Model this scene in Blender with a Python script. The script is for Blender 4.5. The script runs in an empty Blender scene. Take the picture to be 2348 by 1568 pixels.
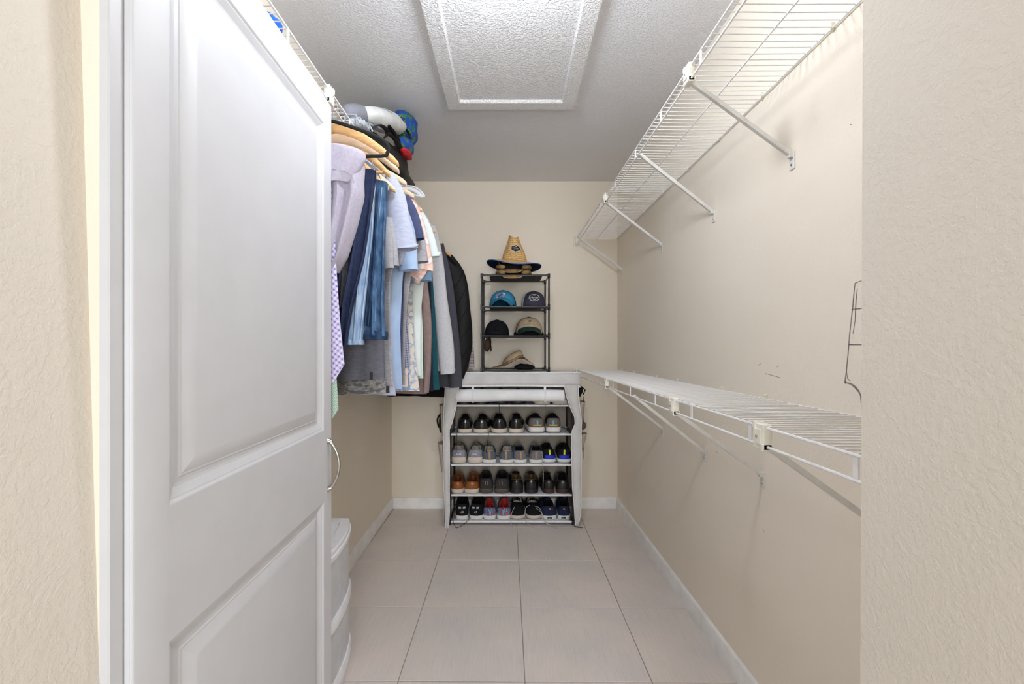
import bpy, bmesh, math, random
from mathutils import Vector, Matrix, noise as mnoise
random.seed(7)
PI = math.pi
SC = bpy.context.scene
COL = SC.collection
CX, CY, F, H = 1157.0, 798.0, 1015.0, 1.2        # principal point, focal length (px), eye height

# ------------------------------------------------------------------ camera, world, lights, exposure
cam = bpy.data.cameras.new('camera')
cam.sensor_width = 36.0
cam.lens = F / 2348.0 * 36.0
cam.shift_x = (1174 - CX) / 2348.0
cam.shift_y = -(784 - CY) / 2348.0
cam.clip_start = 0.02
cam_ob = bpy.data.objects.new('camera', cam)
cam_ob.location = (0, 0, H)
cam_ob.rotation_euler = (PI / 2, 0, 0)
COL.objects.link(cam_ob)
SC.camera = cam_ob
SC.view_settings.view_transform = 'Standard'
SC.view_settings.look = 'None'
SC.view_settings.gamma = 1.0
SC.view_settings.use_curve_mapping = False
SC.view_settings.exposure = 0.20
LAMP_POWER = 100.0          # closet ceiling light, emission strength
ROOM_POWER = 66.0         # strength of the added fill light behind the camera
SC.cycles.max_bounces = 14
SC.cycles.diffuse_bounces = 12
w = bpy.data.worlds.new('world'); SC.world = w; w.use_nodes = True
w.node_tree.nodes['Background'].inputs[0].default_value = (0.93, 0.96, 1.0, 1)
w.node_tree.nodes['Background'].inputs[1].default_value = 0.75
def area(name, loc, rot, sx, sy, power, col):
    l = bpy.data.lights.new(name, 'AREA'); l.shape = 'RECTANGLE'; l.size = sx; l.size_y = sy
    l.energy = power; l.color = col
    o = bpy.data.objects.new(name, l); o.location = loc; o.rotation_euler = rot; COL.objects.link(o)
    return o
area('bedroom_fill_light', (0.3, -2.7, 1.35), (PI / 2, 0, 0), 0.9, 1.7, ROOM_POWER, (0.945, 0.972, 1.0))  # added, unseen fill light shining in through the doorway; no window is built

# ------------------------------------------------------------------ helpers
def lin(c):
    return tuple((x / 255 / 12.92) if x / 255 <= 0.04045 else ((x / 255 + 0.055) / 1.055) ** 2.4 for x in c)
def at(px, py, Y):
    """world point seen at a photograph pixel, for a known distance Y"""
    return Vector(((px - CX) / F * Y, Y, H - (py - CY) / F * Y))
def lerp(a, b, t): return a + (b - a) * t
def interp(tab, x):
    if x <= tab[0][0]: return tab[0][1]
    for (a, b), (c, d) in zip(tab, tab[1:]):
        if x <= c: return b + (d - b) * (x - a) / (c - a)
    return tab[-1][1]

MATS = {}
def nodes_of(m):
    nt = m.node_tree
    return nt, nt.nodes, nt.links, nt.nodes['Principled BSDF']
def coords(nt, scale=(1, 1, 1), rot=(0, 0, 0)):
    tc = nt.nodes.new('ShaderNodeTexCoord'); mp = nt.nodes.new('ShaderNodeMapping')
    mp.inputs['Scale'].default_value = scale; mp.inputs['Rotation'].default_value = rot
    nt.links.new(tc.outputs['Object'], mp.inputs['Vector'])
    return mp.outputs['Vector']
def noise_tex(nt, vec, scale, detail=3, rough=0.55):
    n = nt.nodes.new('ShaderNodeTexNoise'); n.inputs['Scale'].default_value = scale
    n.inputs['Detail'].default_value = detail; n.inputs['Roughness'].default_value = rough
    nt.links.new(vec, n.inputs['Vector']); return n.outputs['Fac']
def ramp(nt, fac, stops):
    r = nt.nodes.new('ShaderNodeValToRGB'); nt.links.new(fac, r.inputs[0])
    e = r.color_ramp.elements
    e[0].position = stops[0][0]; e[0].color = (*lin(stops[0][1]), 1)
    e[1].position = stops[1][0]; e[1].color = (*lin(stops[1][1]), 1)
    for p, c in stops[2:]:
        x = e.new(p); x.color = (*lin(c), 1)
    return r.outputs[0]
def bump(nt, fac, strength, dist):
    b = nt.nodes.new('ShaderNodeBump'); b.inputs['Strength'].default_value = strength
    b.inputs['Distance'].default_value = dist
    nt.links.new(fac, b.inputs['Height']); nt.links.new(b.outputs[0], nt.nodes['Principled BSDF'].inputs['Normal'])
def mat(name, col, rough=0.6, metal=0.0, col2=None, scale=30, stretch=(1, 1, 1), lo=0.35, hi=0.65, bmp=0, bscale=None, bdist=0.001,
        alpha=1.0, trans=0.0, spec=0.5, sheen=0.0, emit=None, detail=3):
    if name in MATS: return MATS[name]
    m = bpy.data.materials.new(name); m.use_nodes = True; MATS[name] = m
    nt, ns, lk, p = nodes_of(m)
    p.inputs['Base Color'].default_value = (*lin(col), 1)
    p.inputs['Roughness'].default_value = rough; p.inputs['Metallic'].default_value = metal
    p.inputs['Specular IOR Level'].default_value = spec
    if sheen: p.inputs['Sheen Weight'].default_value = sheen
    v = coords(nt, stretch)
    f = noise_tex(nt, v, scale, detail)
    if col2 is None: col2 = tuple(max(0, c * 0.95) for c in col)
    lk.new(ramp(nt, f, [(lo, col), (hi, col2)]), p.inputs['Base Color'])
    if bmp:
        f2 = noise_tex(nt, coords(nt, stretch), bscale or scale * 4, 4)
        bump(nt, f2, bmp, bdist)
    if alpha < 1: p.inputs['Alpha'].default_value = alpha
    if trans: p.inputs['Transmission Weight'].default_value = trans; p.inputs['IOR'].default_value = 1.3
    if emit: p.inputs['Emission Color'].default_value = (*lin(col), 1); p.inputs['Emission Strength'].default_value = emit
    return m
def mat_plaster(name, col, col2, cell, strength, dist):
    if name in MATS: return MATS[name]
    m = bpy.data.materials.new(name); m.use_nodes = True; MATS[name] = m
    nt, ns, lk, p = nodes_of(m)
    p.inputs['Roughness'].default_value = 0.75; p.inputs['Specular IOR Level'].default_value = 0.25
    v = coords(nt)
    f = noise_tex(nt, v, 1.7, 4)
    lk.new(ramp(nt, f, [(0.3, col), (0.7, col2)]), p.inputs['Base Color'])
    a = noise_tex(nt, v, cell, 3, 0.6)
    b = noise_tex(nt, v, cell * 2.7, 2, 0.5)
    r = nt.nodes.new('ShaderNodeMapRange'); r.inputs[1].default_value = 0.42; r.inputs[2].default_value = 0.6
    r.interpolation_type = 'SMOOTHSTEP'
    lk.new(a, r.inputs[0])
    ad = nt.nodes.new('ShaderNodeMath'); ad.operation = 'MULTIPLY_ADD'; ad.inputs[1].default_value = 0.35
    lk.new(b, ad.inputs[0]); lk.new(r.outputs[0], ad.inputs[2])
    bump(nt, ad.outputs[0], strength, dist)
    return m
def mat_check(name, c1, c2, c3, scale, rot=0.0, rough=0.8, axes='XZ'):
    """woven plaid: two crossed stripe sets over a base"""
    m = bpy.data.materials.new(name); m.use_nodes = True; MATS[name] = m
    nt, ns, lk, p = nodes_of(m); p.inputs['Roughness'].default_value = rough
    v = coords(nt, (1, 1, 1), (0, rot, 0))
    outs = []
    for d, s in (('X', scale), ('Z', scale)):
        wv = nt.nodes.new('ShaderNodeTexWave'); wv.bands_direction = d; wv.inputs['Scale'].default_value = s
        wv.inputs['Distortion'].default_value = 0.0
        lk.new(v, wv.inputs['Vector'])
        t = nt.nodes.new('ShaderNodeMath'); t.operation = 'GREATER_THAN'; t.inputs[1].default_value = 0.62
        lk.new(wv.outputs['Fac'], t.inputs[0]); outs.append(t.outputs[0])
    ad = nt.nodes.new('ShaderNodeMath'); ad.operation = 'ADD'; lk.new(outs[0], ad.inputs[0]); lk.new(outs[1], ad.inputs[1])
    dv = nt.nodes.new('ShaderNodeMath'); dv.operation = 'MULTIPLY'; dv.inputs[1].default_value = 0.5
    lk.new(ad.outputs[0], dv.inputs[0])
    lk.new(ramp(nt, dv.outputs[0], [(0.0, c1), (0.5, c2), (1.0, c3)]), p.inputs['Base Color'])
    return m
def mat_multi(name, stops, scale, rough=0.8, stretch=(1, 1, 1), detail=1.5, const=True):
    m = bpy.data.materials.new(name); m.use_nodes = True; MATS[name] = m
    nt, ns, lk, p = nodes_of(m); p.inputs['Roughness'].default_value = rough
    f = noise_tex(nt, coords(nt, stretch), scale, detail)
    out = ramp(nt, f, stops)
    if const: out.node.color_ramp.interpolation = 'CONSTANT'
    lk.new(out, p.inputs['Base Color'])
    return m

BASE = {}
def empty(name, loc, label=None, cat=None, group=None):
    o = bpy.data.objects.new(name, None); COL.objects.link(o); o.location = loc; o.empty_display_size = 0.05
    BASE[o.name] = Vector(loc)
    if label: o['label'] = label
    if cat: o['category'] = cat
    if group: o['group'] = group
    return o
def tag(o, label, cat, group=None):
    o['label'] = label; o['category'] = cat
    if group: o['group'] = group
    return o

class MB:
    def __init__(s): s.v = []; s.f = []; s.m = []; s.cur = 0
    def add(s, vs, fs, mi=None):
        k = len(s.v); s.v += [Vector(v) for v in vs]
        for f in fs: s.f.append([i + k for i in f]); s.m.append(s.cur if mi is None else mi)
        return s
    def box(s, x0, x1, y0, y1, z0, z1, c=0.0, mi=None):
        if c <= 0:
            vs = [(x, y, z) for x in (x0, x1) for y in (y0, y1) for z in (z0, z1)]
            return s.add(vs, [(0, 1, 3, 2), (4, 6, 7, 5), (0, 4, 5, 1), (2, 3, 7, 6), (0, 2, 6, 4), (1, 5, 7, 3)], mi)
        X, Y, Z = (x0, x1), (y0, y1), (z0, z1)
        idx = {}; vs = []
        for i in (0, 1):
            for j in (0, 1):
                for k in (0, 1):
                    sx, sy, sz = (1, -1)[i], (1, -1)[j], (1, -1)[k]
                    for a, p in enumerate(((X[i], Y[j] + sy * c, Z[k] + sz * c), (X[i] + sx * c, Y[j], Z[k] + sz * c), (X[i] + sx * c, Y[j] + sy * c, Z[k]))):
                        idx[(i, j, k, a)] = len(vs); vs.append(p)
        fs = []
        for i in (0, 1):
            fs.append([idx[(i, 0, 0, 0)], idx[(i, 0, 1, 0)], idx[(i, 1, 1, 0)], idx[(i, 1, 0, 0)]])
            fs.append([idx[(0, i, 0, 1)], idx[(0, i, 1, 1)], idx[(1, i, 1, 1)], idx[(1, i, 0, 1)]])
            fs.append([idx[(0, 0, i, 2)], idx[(0, 1, i, 2)], idx[(1, 1, i, 2)], idx[(1, 0, i, 2)]])
        for i in (0, 1):
            for j in (0, 1):
                fs.append([idx[(i, j, 0, 0)], idx[(i, j, 1, 0)], idx[(i, j, 1, 1)], idx[(i, j, 0, 1)]])
                fs.append([idx[(i, 0, j, 0)], idx[(i, 1, j, 0)], idx[(i, 1, j, 2)], idx[(i, 0, j, 2)]])
                fs.append([idx[(0, i, j, 1)], idx[(1, i, j, 1)], idx[(1, i, j, 2)], idx[(0, i, j, 2)]])
        for i in (0, 1):
            for j in (0, 1):
                for k in (0, 1): fs.append([idx[(i, j, k, a)] for a in range(3)])
        return s.add(vs, fs, mi)
    def rings(s, rs, cap0=True, cap1=True, closed=True, mi=None):
        n = len(rs[0]); k = len(s.v); m = s.cur if mi is None else mi
        for r in rs: s.v += [Vector(p) for p in r]
        for a in range(len(rs) - 1):
            for i in range(n if closed else n - 1):
                j = (i + 1) % n
                s.f.append([k + a * n + i, k + a * n + j, k + (a + 1) * n + j, k + (a + 1) * n + i]); s.m.append(m)
        if cap0: s.f.append([k + i for i in range(n)][::-1]); s.m.append(m)
        if cap1: s.f.append([k + (len(rs) - 1) * n + i for i in range(n)]); s.m.append(m)
        return s
    def tube(s, pts, r, n=8, r2=None, mi=None, loop=False, up=None):
        """sweep an ellipse (r across, r2 along 'up') down a path; r may be a list"""
        P = [Vector(p) for p in pts]; rs = []
        N = len(P)
        prev = None
        for i, p in enumerate(P):
            if loop: d = P[(i + 1) % N] - P[i - 1]
            else: d = P[min(i + 1, N - 1)] - P[max(i - 1, 0)]
            d.normalize()
            if up is not None: u = Vector(up)
            elif prev is not None: u = prev
            else: u = Vector((0, 0, 1)) if abs(d.z) < 0.9 else Vector((0, 1, 0))
            u = u - d * u.dot(d)
            if u.length < 1e-6: u = Vector((1, 0, 0)) - d * d.x
            u.normalize(); prev = u
            a = d.cross(u)
            ra = r[i] if isinstance(r, (list, tuple)) else r
            rb = (r2[i] if isinstance(r2, (list, tuple)) else r2) if r2 is not None else ra
            rs.append([p + a * math.cos(2 * PI * q / n) * ra + u * math.sin(2 * PI * q / n) * rb for q in range(n)])
        if loop: rs.append(rs[0])
        return s.rings(rs, not loop, not loop, True, mi)
    def lathe(s, c, prof, n=24, ax=(1, 1), mi=None, cap0=False, cap1=False):
        rs = [[(c[0] + r * ax[0] * math.cos(2 * PI * q / n), c[1] + r * ax[1] * math.sin(2 * PI * q / n), c[2] + z) for q in range(n)] for r, z in prof]
        return s.rings(rs, cap0, cap1, True, mi)
    def prism(s, poly, ax, a0, a1, mi=None):
        """extrude polygon along axis ax ('x','y','z'); poly gives the other two coordinates"""
        def mk(p, a): return {'x': (a, p[0], p[1]), 'y': (p[0], a, p[1]), 'z': (p[0], p[1], a)}[ax]
        return s.rings([[mk(p, a0) for p in poly], [mk(p, a1) for p in poly]], True, True, True, mi)
    def grid(s, fn, nu, nv, mi=None):
        k = len(s.v); m = s.cur if mi is None else mi
        for j in range(nv + 1):
            for i in range(nu + 1): s.v.append(Vector(fn(i / nu, j / nv)))
        for j in range(nv):
            for i in range(nu):
                a = k + j * (nu + 1) + i
                s.f.append([a, a + 1, a + nu + 2, a + nu + 1]); s.m.append(m)
        return s
    def xf(s, M, start=0):
        for i in range(start, len(s.v)): s.v[i] = M @ s.v[i]
        return s
    def build(s, name, mats, parent=None, smooth=40, solid=0.0, fix=True):
        if not isinstance(mats, (list, tuple)): mats = [mats]
        off = BASE[parent.name] if parent is not None and parent.name in BASE else Vector((0, 0, 0))
        me = bpy.data.meshes.new(name)
        me.from_pydata([tuple(v - off) for v in s.v], [], s.f)
        for m in mats: me.materials.append(m)
        for p, mi in zip(me.polygons, s.m): p.material_index = mi
        if fix:
            b = bmesh.new(); b.from_mesh(me); bmesh.ops.remove_doubles(b, verts=b.verts, dist=1e-6)
            bmesh.ops.recalc_face_normals(b, faces=b.faces); b.to_mesh(me); b.free()
        if smooth:
            me.polygons.foreach_set('use_smooth', [True] * len(me.polygons))
            me.set_sharp_from_angle(angle=math.radians(smooth))
        o = bpy.data.objects.new(name, me); COL.objects.link(o)
        if parent is not None:
            o.parent = parent; BASE[o.name] = off.copy()
        else: BASE[o.name] = Vector((0, 0, 0))
        if solid:
            sm = o.modifiers.new('solid', 'SOLIDIFY'); sm.thickness = solid; sm.offset = 0
        return o
def struct(o): o['kind'] = 'structure'; return o
def inst(me, name, parent, loc=(0, 0, 0), rot=None):
    o = bpy.data.objects.new(name, me); COL.objects.link(o); o.parent = parent; o.location = loc
    if rot: o.rotation_euler = rot
    return o
def smooth_path(pts, n=6):
    P = [Vector(p) for p in pts]; out = []
    for i in range(len(P) - 1):
        a, b, c, d = P[max(i - 1, 0)], P[i], P[i + 1], P[min(i + 2, len(P) - 1)]
        for k in range(n):
            t = k / n
            out.append(0.5 * ((2 * b) + (c - a) * t + (2 * a - 5 * b + 4 * c - d) * t * t + (3 * b - a - 3 * c + d) * t ** 3))
    out.append(P[-1]); return out
def text_faces(body, size, spacing=1.0, shear=0.0):
    """a string as flat 2-D vertices and faces, centred"""
    cu = bpy.data.curves.new('t', 'FONT'); cu.body = body; cu.size = size; cu.align_x = 'CENTER'; cu.align_y = 'CENTER'
    cu.resolution_u = 2; cu.space_character = spacing; cu.shear = shear
    ob = bpy.data.objects.new('t', cu); COL.objects.link(ob)
    dg = bpy.context.evaluated_depsgraph_get(); dg.update()
    me = bpy.data.meshes.new_from_object(ob.evaluated_get(dg))
    vs = [(v.co.x, v.co.y) for v in me.vertices]; fs = [list(p.vertices) for p in me.polygons]
    bpy.data.objects.remove(ob); bpy.data.curves.remove(cu); bpy.data.meshes.remove(me)
    return vs, fs

# ------------------------------------------------------------------ materials
M_wall = mat_plaster('wall_paint', (234, 226, 211), (230, 221, 205), 95, 0.14, 0.002)
M_wallf = mat_plaster('wall_paint_textured', (223, 216, 205), (218, 211, 199), 110, 0.22, 0.002)
M_ceil = mat_plaster('ceiling_texture', (237, 238, 241), (233, 234, 237), 125, 0.62, 0.005)
M_hatch = mat_plaster('hatch_texture', (242, 242, 242), (238, 238, 238), 105, 0.75, 0.0055)
M_white = mat('white_trim_paint', (243, 242, 240), 0.4, bmp=0.03, scale=14)
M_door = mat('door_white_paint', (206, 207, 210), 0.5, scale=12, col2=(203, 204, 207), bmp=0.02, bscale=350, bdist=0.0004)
M_wire = mat('white_vinyl_wire', (236, 236, 236), 0.35, scale=40)
M_brace = mat('white_enamel_steel', (222, 222, 218), 0.4, scale=30)
M_clip = mat('ivory_plastic', (232, 229, 216), 0.4, scale=40)
M_steel = mat('brushed_nickel', (186, 182, 174), 0.28, 1.0, scale=200, stretch=(1, 1, 0.05))
M_chrome = mat('hook_wire', (214, 214, 216), 0.22, 1.0, scale=50)
M_wood = mat('pale_maple_hanger', (222, 178, 124), 0.4, col2=(204, 156, 100), scale=30, stretch=(0.2, 6, 6))
M_wood2 = mat('light_beech_hanger', (228, 202, 172), 0.42, col2=(212, 182, 148), scale=30, stretch=(0.2, 6, 6))
M_velvet = mat('black_velvet', (13, 13, 14), 0.95, sheen=0.05, scale=200)
M_black = mat('black_steel_tube', (22, 22, 23), 0.28, scale=40, col2=(30, 30, 31))
M_blackfab = mat('black_shelf_fabric', (34, 33, 30), 0.8, scale=100, bmp=0.2, bscale=500)
M_nonwoven = mat('grey_nonwoven', (226, 225, 224), 0.85, alpha=0.80, col2=(216, 215, 214), scale=14, bmp=0.12, bscale=300)
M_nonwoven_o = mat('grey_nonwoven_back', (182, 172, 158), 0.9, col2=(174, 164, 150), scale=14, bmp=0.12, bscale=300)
M_piping = mat('white_binding', (234, 234, 236), 0.7, scale=80)
M_roll = mat('white_rolled_fabric', (240, 240, 242), 0.7, scale=8, bmp=0.1, bscale=25, bdist=0.002)
M_shelffab = mat('light_grey_shelf_fabric', (206, 208, 214), 0.8, col2=(198, 200, 206), scale=60, bmp=0.2, bscale=400)
M_cart = mat('white_cart_plastic', (240, 240, 244), 0.3, scale=20)
M_clear = mat('clear_drawer_plastic', (240, 243, 248), 0.25, scale=20, alpha=0.6)
M_dark = mat('dark_contents', (70, 74, 80), 0.9, col2=(54, 58, 66), scale=25)
M_mark = mat('brown_scuff', (112, 92, 92), 0.9, scale=60, col2=(150, 132, 128))
M_grout = mat('grout', (158, 148, 136), 0.9, scale=40)

# floor tiles: linear streaks along the room, a slightly different tone per tile
def tile_mat():
    m = bpy.data.materials.new('porcelain_tile'); m.use_nodes = True
    nt, ns, lk, p = nodes_of(m)
    p.inputs['Roughness'].default_value = 0.42; p.inputs['Specular IOR Level'].default_value = 0.4
    oi = nt.nodes.new('ShaderNodeObjectInfo')
    tc = nt.nodes.new('ShaderNodeTexCoord'); mp = nt.nodes.new('ShaderNodeMapping')
    mp.inputs['Scale'].default_value = (1, 0.035, 1)
    add = nt.nodes.new('ShaderNodeVectorMath'); add.operation = 'ADD'
    cmb = nt.nodes.new('ShaderNodeCombineXYZ'); mul = nt.nodes.new('ShaderNodeMath'); mul.operation = 'MULTIPLY'; mul.inputs[1].default_value = 37
    lk.new(oi.outputs['Random'], mul.inputs[0]); lk.new(mul.outputs[0], cmb.inputs[0]); lk.new(mul.outputs[0], cmb.inputs[1])
    lk.new(tc.outputs['Object'], add.inputs[0]); lk.new(cmb.outputs[0], add.inputs[1]); lk.new(add.outputs[0], mp.inputs[0])
    f = noise_tex(nt, mp.outputs[0], 210, 4, 0.7)
    c = ramp(nt, f, [(0.28, (228, 221, 216)), (0.72, (214, 206, 201))])
    f2 = noise_tex(nt, add.outputs[0], 3.2, 3)
    c2 = ramp(nt, f2, [(0.3, (255, 252, 248)), (0.7, (240, 240, 241))])
    mx = nt.nodes.new('ShaderNodeMix'); mx.data_type = 'RGBA'; mx.blend_type = 'MULTIPLY'; mx.inputs[0].default_value = 1
    lk.new(c, mx.inputs[6]); lk.new(c2, mx.inputs[7]); lk.new(mx.outputs[2], p.inputs['Base Color'])
    bump(nt, f, 0.06, 0.0006)
    return m
M_tile = tile_mat()

# ------------------------------------------------------------------ room shell
XL, XR, YB, YF, ZC = -0.846, 0.846, 3.32, 0.61, 2.45
HID = -3.0
struct(MB().box(-2.4, 2.4, HID, YB + 0.12, -0.12, -0.004).build('floor', M_grout, smooth=0))
floor = bpy.data.objects['floor']
T = 0.457; x0 = 0.0763 - 3 * T; y0 = 2.049
th = math.radians(-0.4)
piv = Vector((0.0763, 2.049, 0))
tile_me = None
for ci in range(-2, 3):
    for ri in range(-9, 4):
        cxm = 0.0763 + (ci + 0.5) * T; cym = 2.049 + (ri + 0.5) * T
        if cxm > 0.95 + T / 2: continue
        p = piv + Matrix.Rotation(-math.radians(0.4), 3, 'Z') @ (Vector((cxm, cym, 0)) - piv)
        if p.y > YB + 0.3: continue
        if tile_me is None:
            g = 0.0016
            o = MB().box(-T / 2 + g, T / 2 - g, -T / 2 + g, T / 2 - g, -0.012, 0.0, 0.0008).build('tile', M_tile, floor, smooth=0)
            tile_me = o.data
        else:
            o = inst(tile_me, 'tile', floor)
        o.location = (p.x, p.y, random.uniform(-0.0003, 0.0003)); o.rotation_euler = (0, 0, -math.radians(0.4))
struct(MB().box(-2.4, 2.4, HID, YB + 0.12, ZC, ZC + 0.12).build('ceiling', M_ceil, smooth=0))
struct(MB().box(-2.4, 2.4, YB, YB + 0.12, -0.004, ZC).build('wall_back', M_wall, smooth=0))
wr = struct(MB().box(XR, XR + 0.12, YF, YB, -0.004, ZC).build('wall_right', M_wall, smooth=0))
struct(MB().box(XL - 0.12, XL, YF, YB, -0.004, ZC).build('wall_left', M_wall, smooth=0))
# thick front wall with the doorway: right jamb of plaster, left jamb of plaster + timber
def lean_block(name, xa_b, xa_t, xb, ya, yb, z1, m):
    P0 = [(xa_b, ya), (xa_b, yb), (xb, yb), (xb, ya)]
    P1 = [(xa_t, ya), (xa_t, yb), (xb, yb), (xb, ya)]
    rs = [[(x, y, 0) for x, y in P0], [(x, y, z1) for x, y in P1]]
    return struct(MB().rings(rs).build(name, m, smooth=0))
lean_block('wall_front_right', 0.4875, 0.4965, 2.4, 0.395, YF, ZC, M_wallf)
lean_block('wall_front_left', -0.528, -0.597, -2.4, 0.395, 0.600, ZC, M_wallf)
struct(MB().box(-2.4, -0.549, 0.6, 0.620, 0, ZC).build('wall_front_return', M_wall, smooth=0))
struct(MB().box(-0.6, 0.4965, 0.395, 0.612, 2.01, ZC).build('wall_front_header', M_wallf, smooth=0))
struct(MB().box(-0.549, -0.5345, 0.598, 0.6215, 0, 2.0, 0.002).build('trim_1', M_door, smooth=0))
# bedroom side walls behind the camera, left open at the far end for the world light
struct(MB().box(-2.4, -2.28, HID, 0.395, 0, ZC).build('wall_bedroom_left', M_wall, smooth=0))
struct(MB().box(2.28, 2.4, HID, 0.395, 0, ZC).build('wall_bedroom_right', M_wall, smooth=0))
# baseboards with eased top edge
def bb_profile(): return [(0, 0), (0.014, 0), (0.014, 0.068), (0.011, 0.077), (0.006, 0.082), (0, 0.082)]
struct(MB().prism([(XR - d, z) for d, z in bb_profile()], 'y', YF, YB).build('baseboard_right', M_white, smooth=25))
struct(MB().prism([(XL + d, z) for d, z in bb_profile()], 'y', YF + .01, YB).build('baseboard_left', M_white, smooth=25))
struct(MB().prism([(YB - d, z) for d, z in bb_profile()], 'x', XL + .013, XR - .013).build('baseboard_back', M_white, smooth=25))

# old brown outline and scuffs on the right wall (drawn on the wall at true positions)
def wall_pt(px, py):
    Y = XR * F / (px - CX); return Vector((XR - 0.0006, Y, H - (py - CY) / F * Y))
def mark(pts, wd):
    P = [wall_pt(*p) for p in pts]
    mb = MB()
    for i in range(len(P) - 1):
        a, b = P[i], P[i + 1]; d = (b - a); n = Vector((0, -d.z, d.y)).normalized()
        wa = wd[i] if isinstance(wd, list) else wd; wb = wd[i + 1] if isinstance(wd, list) else wd
        mb.add([a + n * wa, b + n * wb, b - n * wb, a - n * wa], [(0, 1, 2, 3)])
    mb.build('paint_line', M_mark, wr, smooth=0)
mark([(1976, 643), (1961, 649), (1958, 675), (1956, 700), (1952, 735), (1948, 770), (1945, 810), (1941, 850), (1938, 876), (1939, 880)], [.0006, .001, .0012, .0015, .0012, .0014, .0012, .0014, .002, .001])
mark([(1966, 662), (1963, 690), (1961, 735), (1956, 765)], [.0008, .0012, .001, .0008])
mark([(1953, 709), (1977, 707)], .001)
mark([(1946, 790), (1977, 790)], .0012)
mark([(1938, 877), (1952, 880), (1962, 888), (1970, 898), (1974, 907), (1976, 925)], [.0012, .002, .0028, .0025, .002, .002])
mark([(1941, 850), (1944, 868), (1950, 873)], .001)
for a, b in (((1745, 833), (1738, 838)), ((1786, 836), (1782, 842)), ((1755, 856), (1790, 866)), ((1749, 1214), (1754, 1221)), ((1640, 1034), (1646, 1038)), ((1950, 285), (1953, 286)), ((1590, 838), (1592, 841))):
    mark([a, b], .0007)

# ------------------------------------------------------------------ attic hatch in the ceiling
def hatch():
    t = empty('attic_hatch', (0.03, 1.86, ZC), 'textured white attic access hatch framed with mitred boards in the grey ceiling', 'hatch')
    xa, xb, ya, yb = -0.298, 0.352, 1.42, 2.287; w_, z1 = 0.072, ZC - 0.02
    def prof(d): # board cross-section, d = 0 outside, 1 inside
        return [(0, 0), (0, -0.017), (0.003, -0.02), (0.9 * w_, -0.021), (w_ - 0.004, -0.016), (w_, -0.010), (w_, 0)]
    cor = [(xa, ya, 1, 1), (xb, ya, -1, 1), (xb, yb, -1, -1), (xa, yb, 1, -1)]
    sh = math.radians(0.7)
    for i in range(4):
        (x1, y1, sx1, sy1), (x2, y2, sx2, sy2) = cor[i], cor[(i + 1) % 4]
        rs = []
        for (x, y, sx, sy) in ((x1, y1, sx1, sy1), (x2, y2, sx2, sy2)):
            rs.append([(x + sx * d + (y - 1.86) * 0.012, y + sy * d, ZC + z) for d, z in prof(0)])
        MB().rings(rs).build('frame_board', M_hatch, t, smooth=30)
    MB().box(xa + w_ - .004, xb - w_ + .004, ya + w_, yb - w_, ZC - 0.0075, ZC + .005).build('hatch_panel', M_hatch, t, smooth=0)
hatch()

# ------------------------------------------------------------------ closet ceiling light (just above the frame)
def ceiling_light():
    t = empty('ceiling_light', (0.0, 1.20, ZC), 'round white frosted globe ceiling light inside the closet doorway', 'lamp')
    MB().lathe((0, 1.20, ZC), [(0.0, 0), (0.07, 0), (0.07, -0.02), (0.05, -0.035), (0.03, -0.06), (0.0, -0.06)], 32).build('base', M_white, t)
    m = mat('frosted_glass_lit', (238, 244, 255), 0.4, emit=LAMP_POWER, scale=10, col2=(238, 244, 255))
    MB().lathe((0, 1.20, ZC - 0.135), [(0.001, .075)] + [(0.075 * math.sin(PI * k / 16), 0.075 * math.cos(PI * k / 16)) for k in range(1, 16)] + [(0.001, -.075)], 32).build('globe', m, t)
ceiling_light()

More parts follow.
